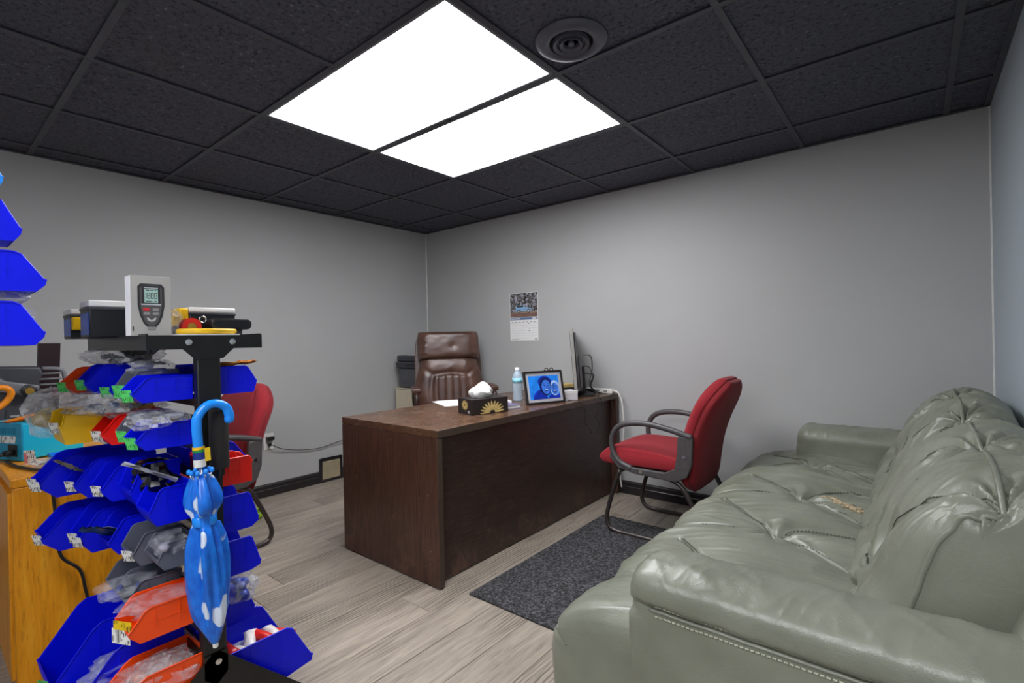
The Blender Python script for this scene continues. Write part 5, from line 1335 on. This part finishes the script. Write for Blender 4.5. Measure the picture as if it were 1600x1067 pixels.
MB().lathe([(.026, 0), (.026, .02), (.018, .024), (0, .024)], 20, Matrix.Translation((.055, .185, .236)) @ Matrix.Rotation(PI / 2, 4, 'Y')).build('knob', blackP, t, smooth='auto')
MB().lathe([(.014, .024), (.014, .028), (0, .029)], 16, Matrix.Translation((.055, .185, .236)) @ Matrix.Rotation(PI / 2, 4, 'Y')).build('knob_centre', brassM, t, smooth='auto')
MB().tube(spline([(-.05, .24, .20), (-.05, .30, .21), (-.05, .315, .24), (-.05, .315, .29), (-.05, .30, .318), (-.05, .24, .325)], 6), .009, 8).build('handle', midgreyM, t, smooth=True)
for k in range(4): MB().box(-.056, -.044, .23, .305, .225 + k * .024, .233 + k * .024).build('handle_rib', midgreyM, t, bevel=.002)
MB().box(.031, .0325, .13, .158, .128, .136).build('embossed_mark', silverM, t)
t = thing('black_tablet', 'thin black slab standing behind the grey tool case', 'tablet', (-3.13, .405, CZ)); t.rotation_euler = (0, R(6), R(14))
MB().box(-.007, .007, -.04, .04, 0, .44).build('slab', M('slab_black', '#2a1d22', .35), t, bevel=.002)
t = thing('orange_cable_ring', 'orange rubber ring hung in front of the grey tool case', 'ring', (-2.83, .19, CZ + .15))
ring = [(.01 * math.sin(a), .075 * math.cos(a), .055 + .047 * math.sin(a) + .03 * math.cos(a)) for a in np.linspace(0, 2 * PI, 30, endpoint=False)]
MB().tube(ring, .012, 10, closed=True).build('loop', orangeTool, t, smooth=True)
MB().tube(spline([(.01, .06, .02), (.015, .055, -.03), (.02, .07, -.06), (.03, .085, -.08)], 6), .003, 6).build('lead', blackP, t, smooth=True)
t = thing('orange_strap', 'flat orange strap lying on the teal unit', 'strap', (-2.64, .32, CZ + .139), R(20))
P = np.zeros((14, 4, 3))
for i in range(14):
    for j in range(4): P[i, j] = ((j / 3 - .5) * .05, (i / 13 - .5) * .2, .002 + .014 * math.sin(PI * i / 13) ** 2)
m = MB().grid(P); P2 = P.copy(); P2[..., 2] += .005; m.grid(P2); m.build('webbing', orangeTool, t, smooth=True)

# ------------------------------------------------------------------ second rack, its post just outside the left edge
r2x = -1.535; r2y = .0
t = thing('bin_rack', 'taller black bin rack at the extreme left, only its bins in view', 'rack', (r2x - .25, r2y, 0))
for px in (.25, -.28):
    MB().box(px - .015, px + .015, -.028, .028, .05, 1.62).build('post', blackMt, t, bevel=.003)
    MB().prism([(-.3, .03), (.1, .03), (.1, .05), (.028, .09), (-.028, .09), (-.3, .05)], (px - .003, 0, 0), (0, 1, 0), (0, 0, 1), (1, 0, 0), .006).build('foot', blackMt, t)
    for q in (-.28, .08): MB().lathe([(.02, 0), (.02, .03)], 12, Matrix.Translation((px, q, 0))).build('foot_pad', blackP, t)
for z in (1.17, 1.29, 1.41, 1.53): MB().box(-.265, .235, .022, .027, z - .03, z).build('rail', blackMt, t)
g2 = 'bins on the second rack'
for z, zt, yf, lab, mt in ((1.118, 1.212, .199, 'lowest blue bin at the left edge of the photo', blueM), (1.237, 1.322, .203, 'middle blue bin at the left edge of the photo', blueM), (1.345, 1.435, .165, 'upper blue bin at the left edge of the photo', blueM), (1.455, 1.535, .138, 'light blue bin tip at the top of the left edge', ltblueM)):
    bin_('R', r2x + .02, W1, .028, yf, z, zt, mt, lab, None, fb=.9, lip=.3, rack_group=g2)
bin_('R', r2x - .09, W1, .028, .205, 1.237, 1.32, blueM, 'blue bin behind the middle one at the left edge', None, fb=.9, lip=.3, rack_group=g2)
bin_('R', r2x - .09, W1, .028, .20, 1.118, 1.21, blueM, 'blue bin behind the lowest one at the left edge', None, fb=.9, lip=.3, rack_group=g2)
bag((r2x - .05, .135, 1.205), (.08, .09, .05), (0, 0, 0), 'clear bag in the lowest bin at the left edge', filmB, 51)
bag((r2x - .06, .145, 1.155), (.05, .08, .06), (0, 0, 0), 'wisp of clear film at the lip of the left edge bins', filmM, 53)
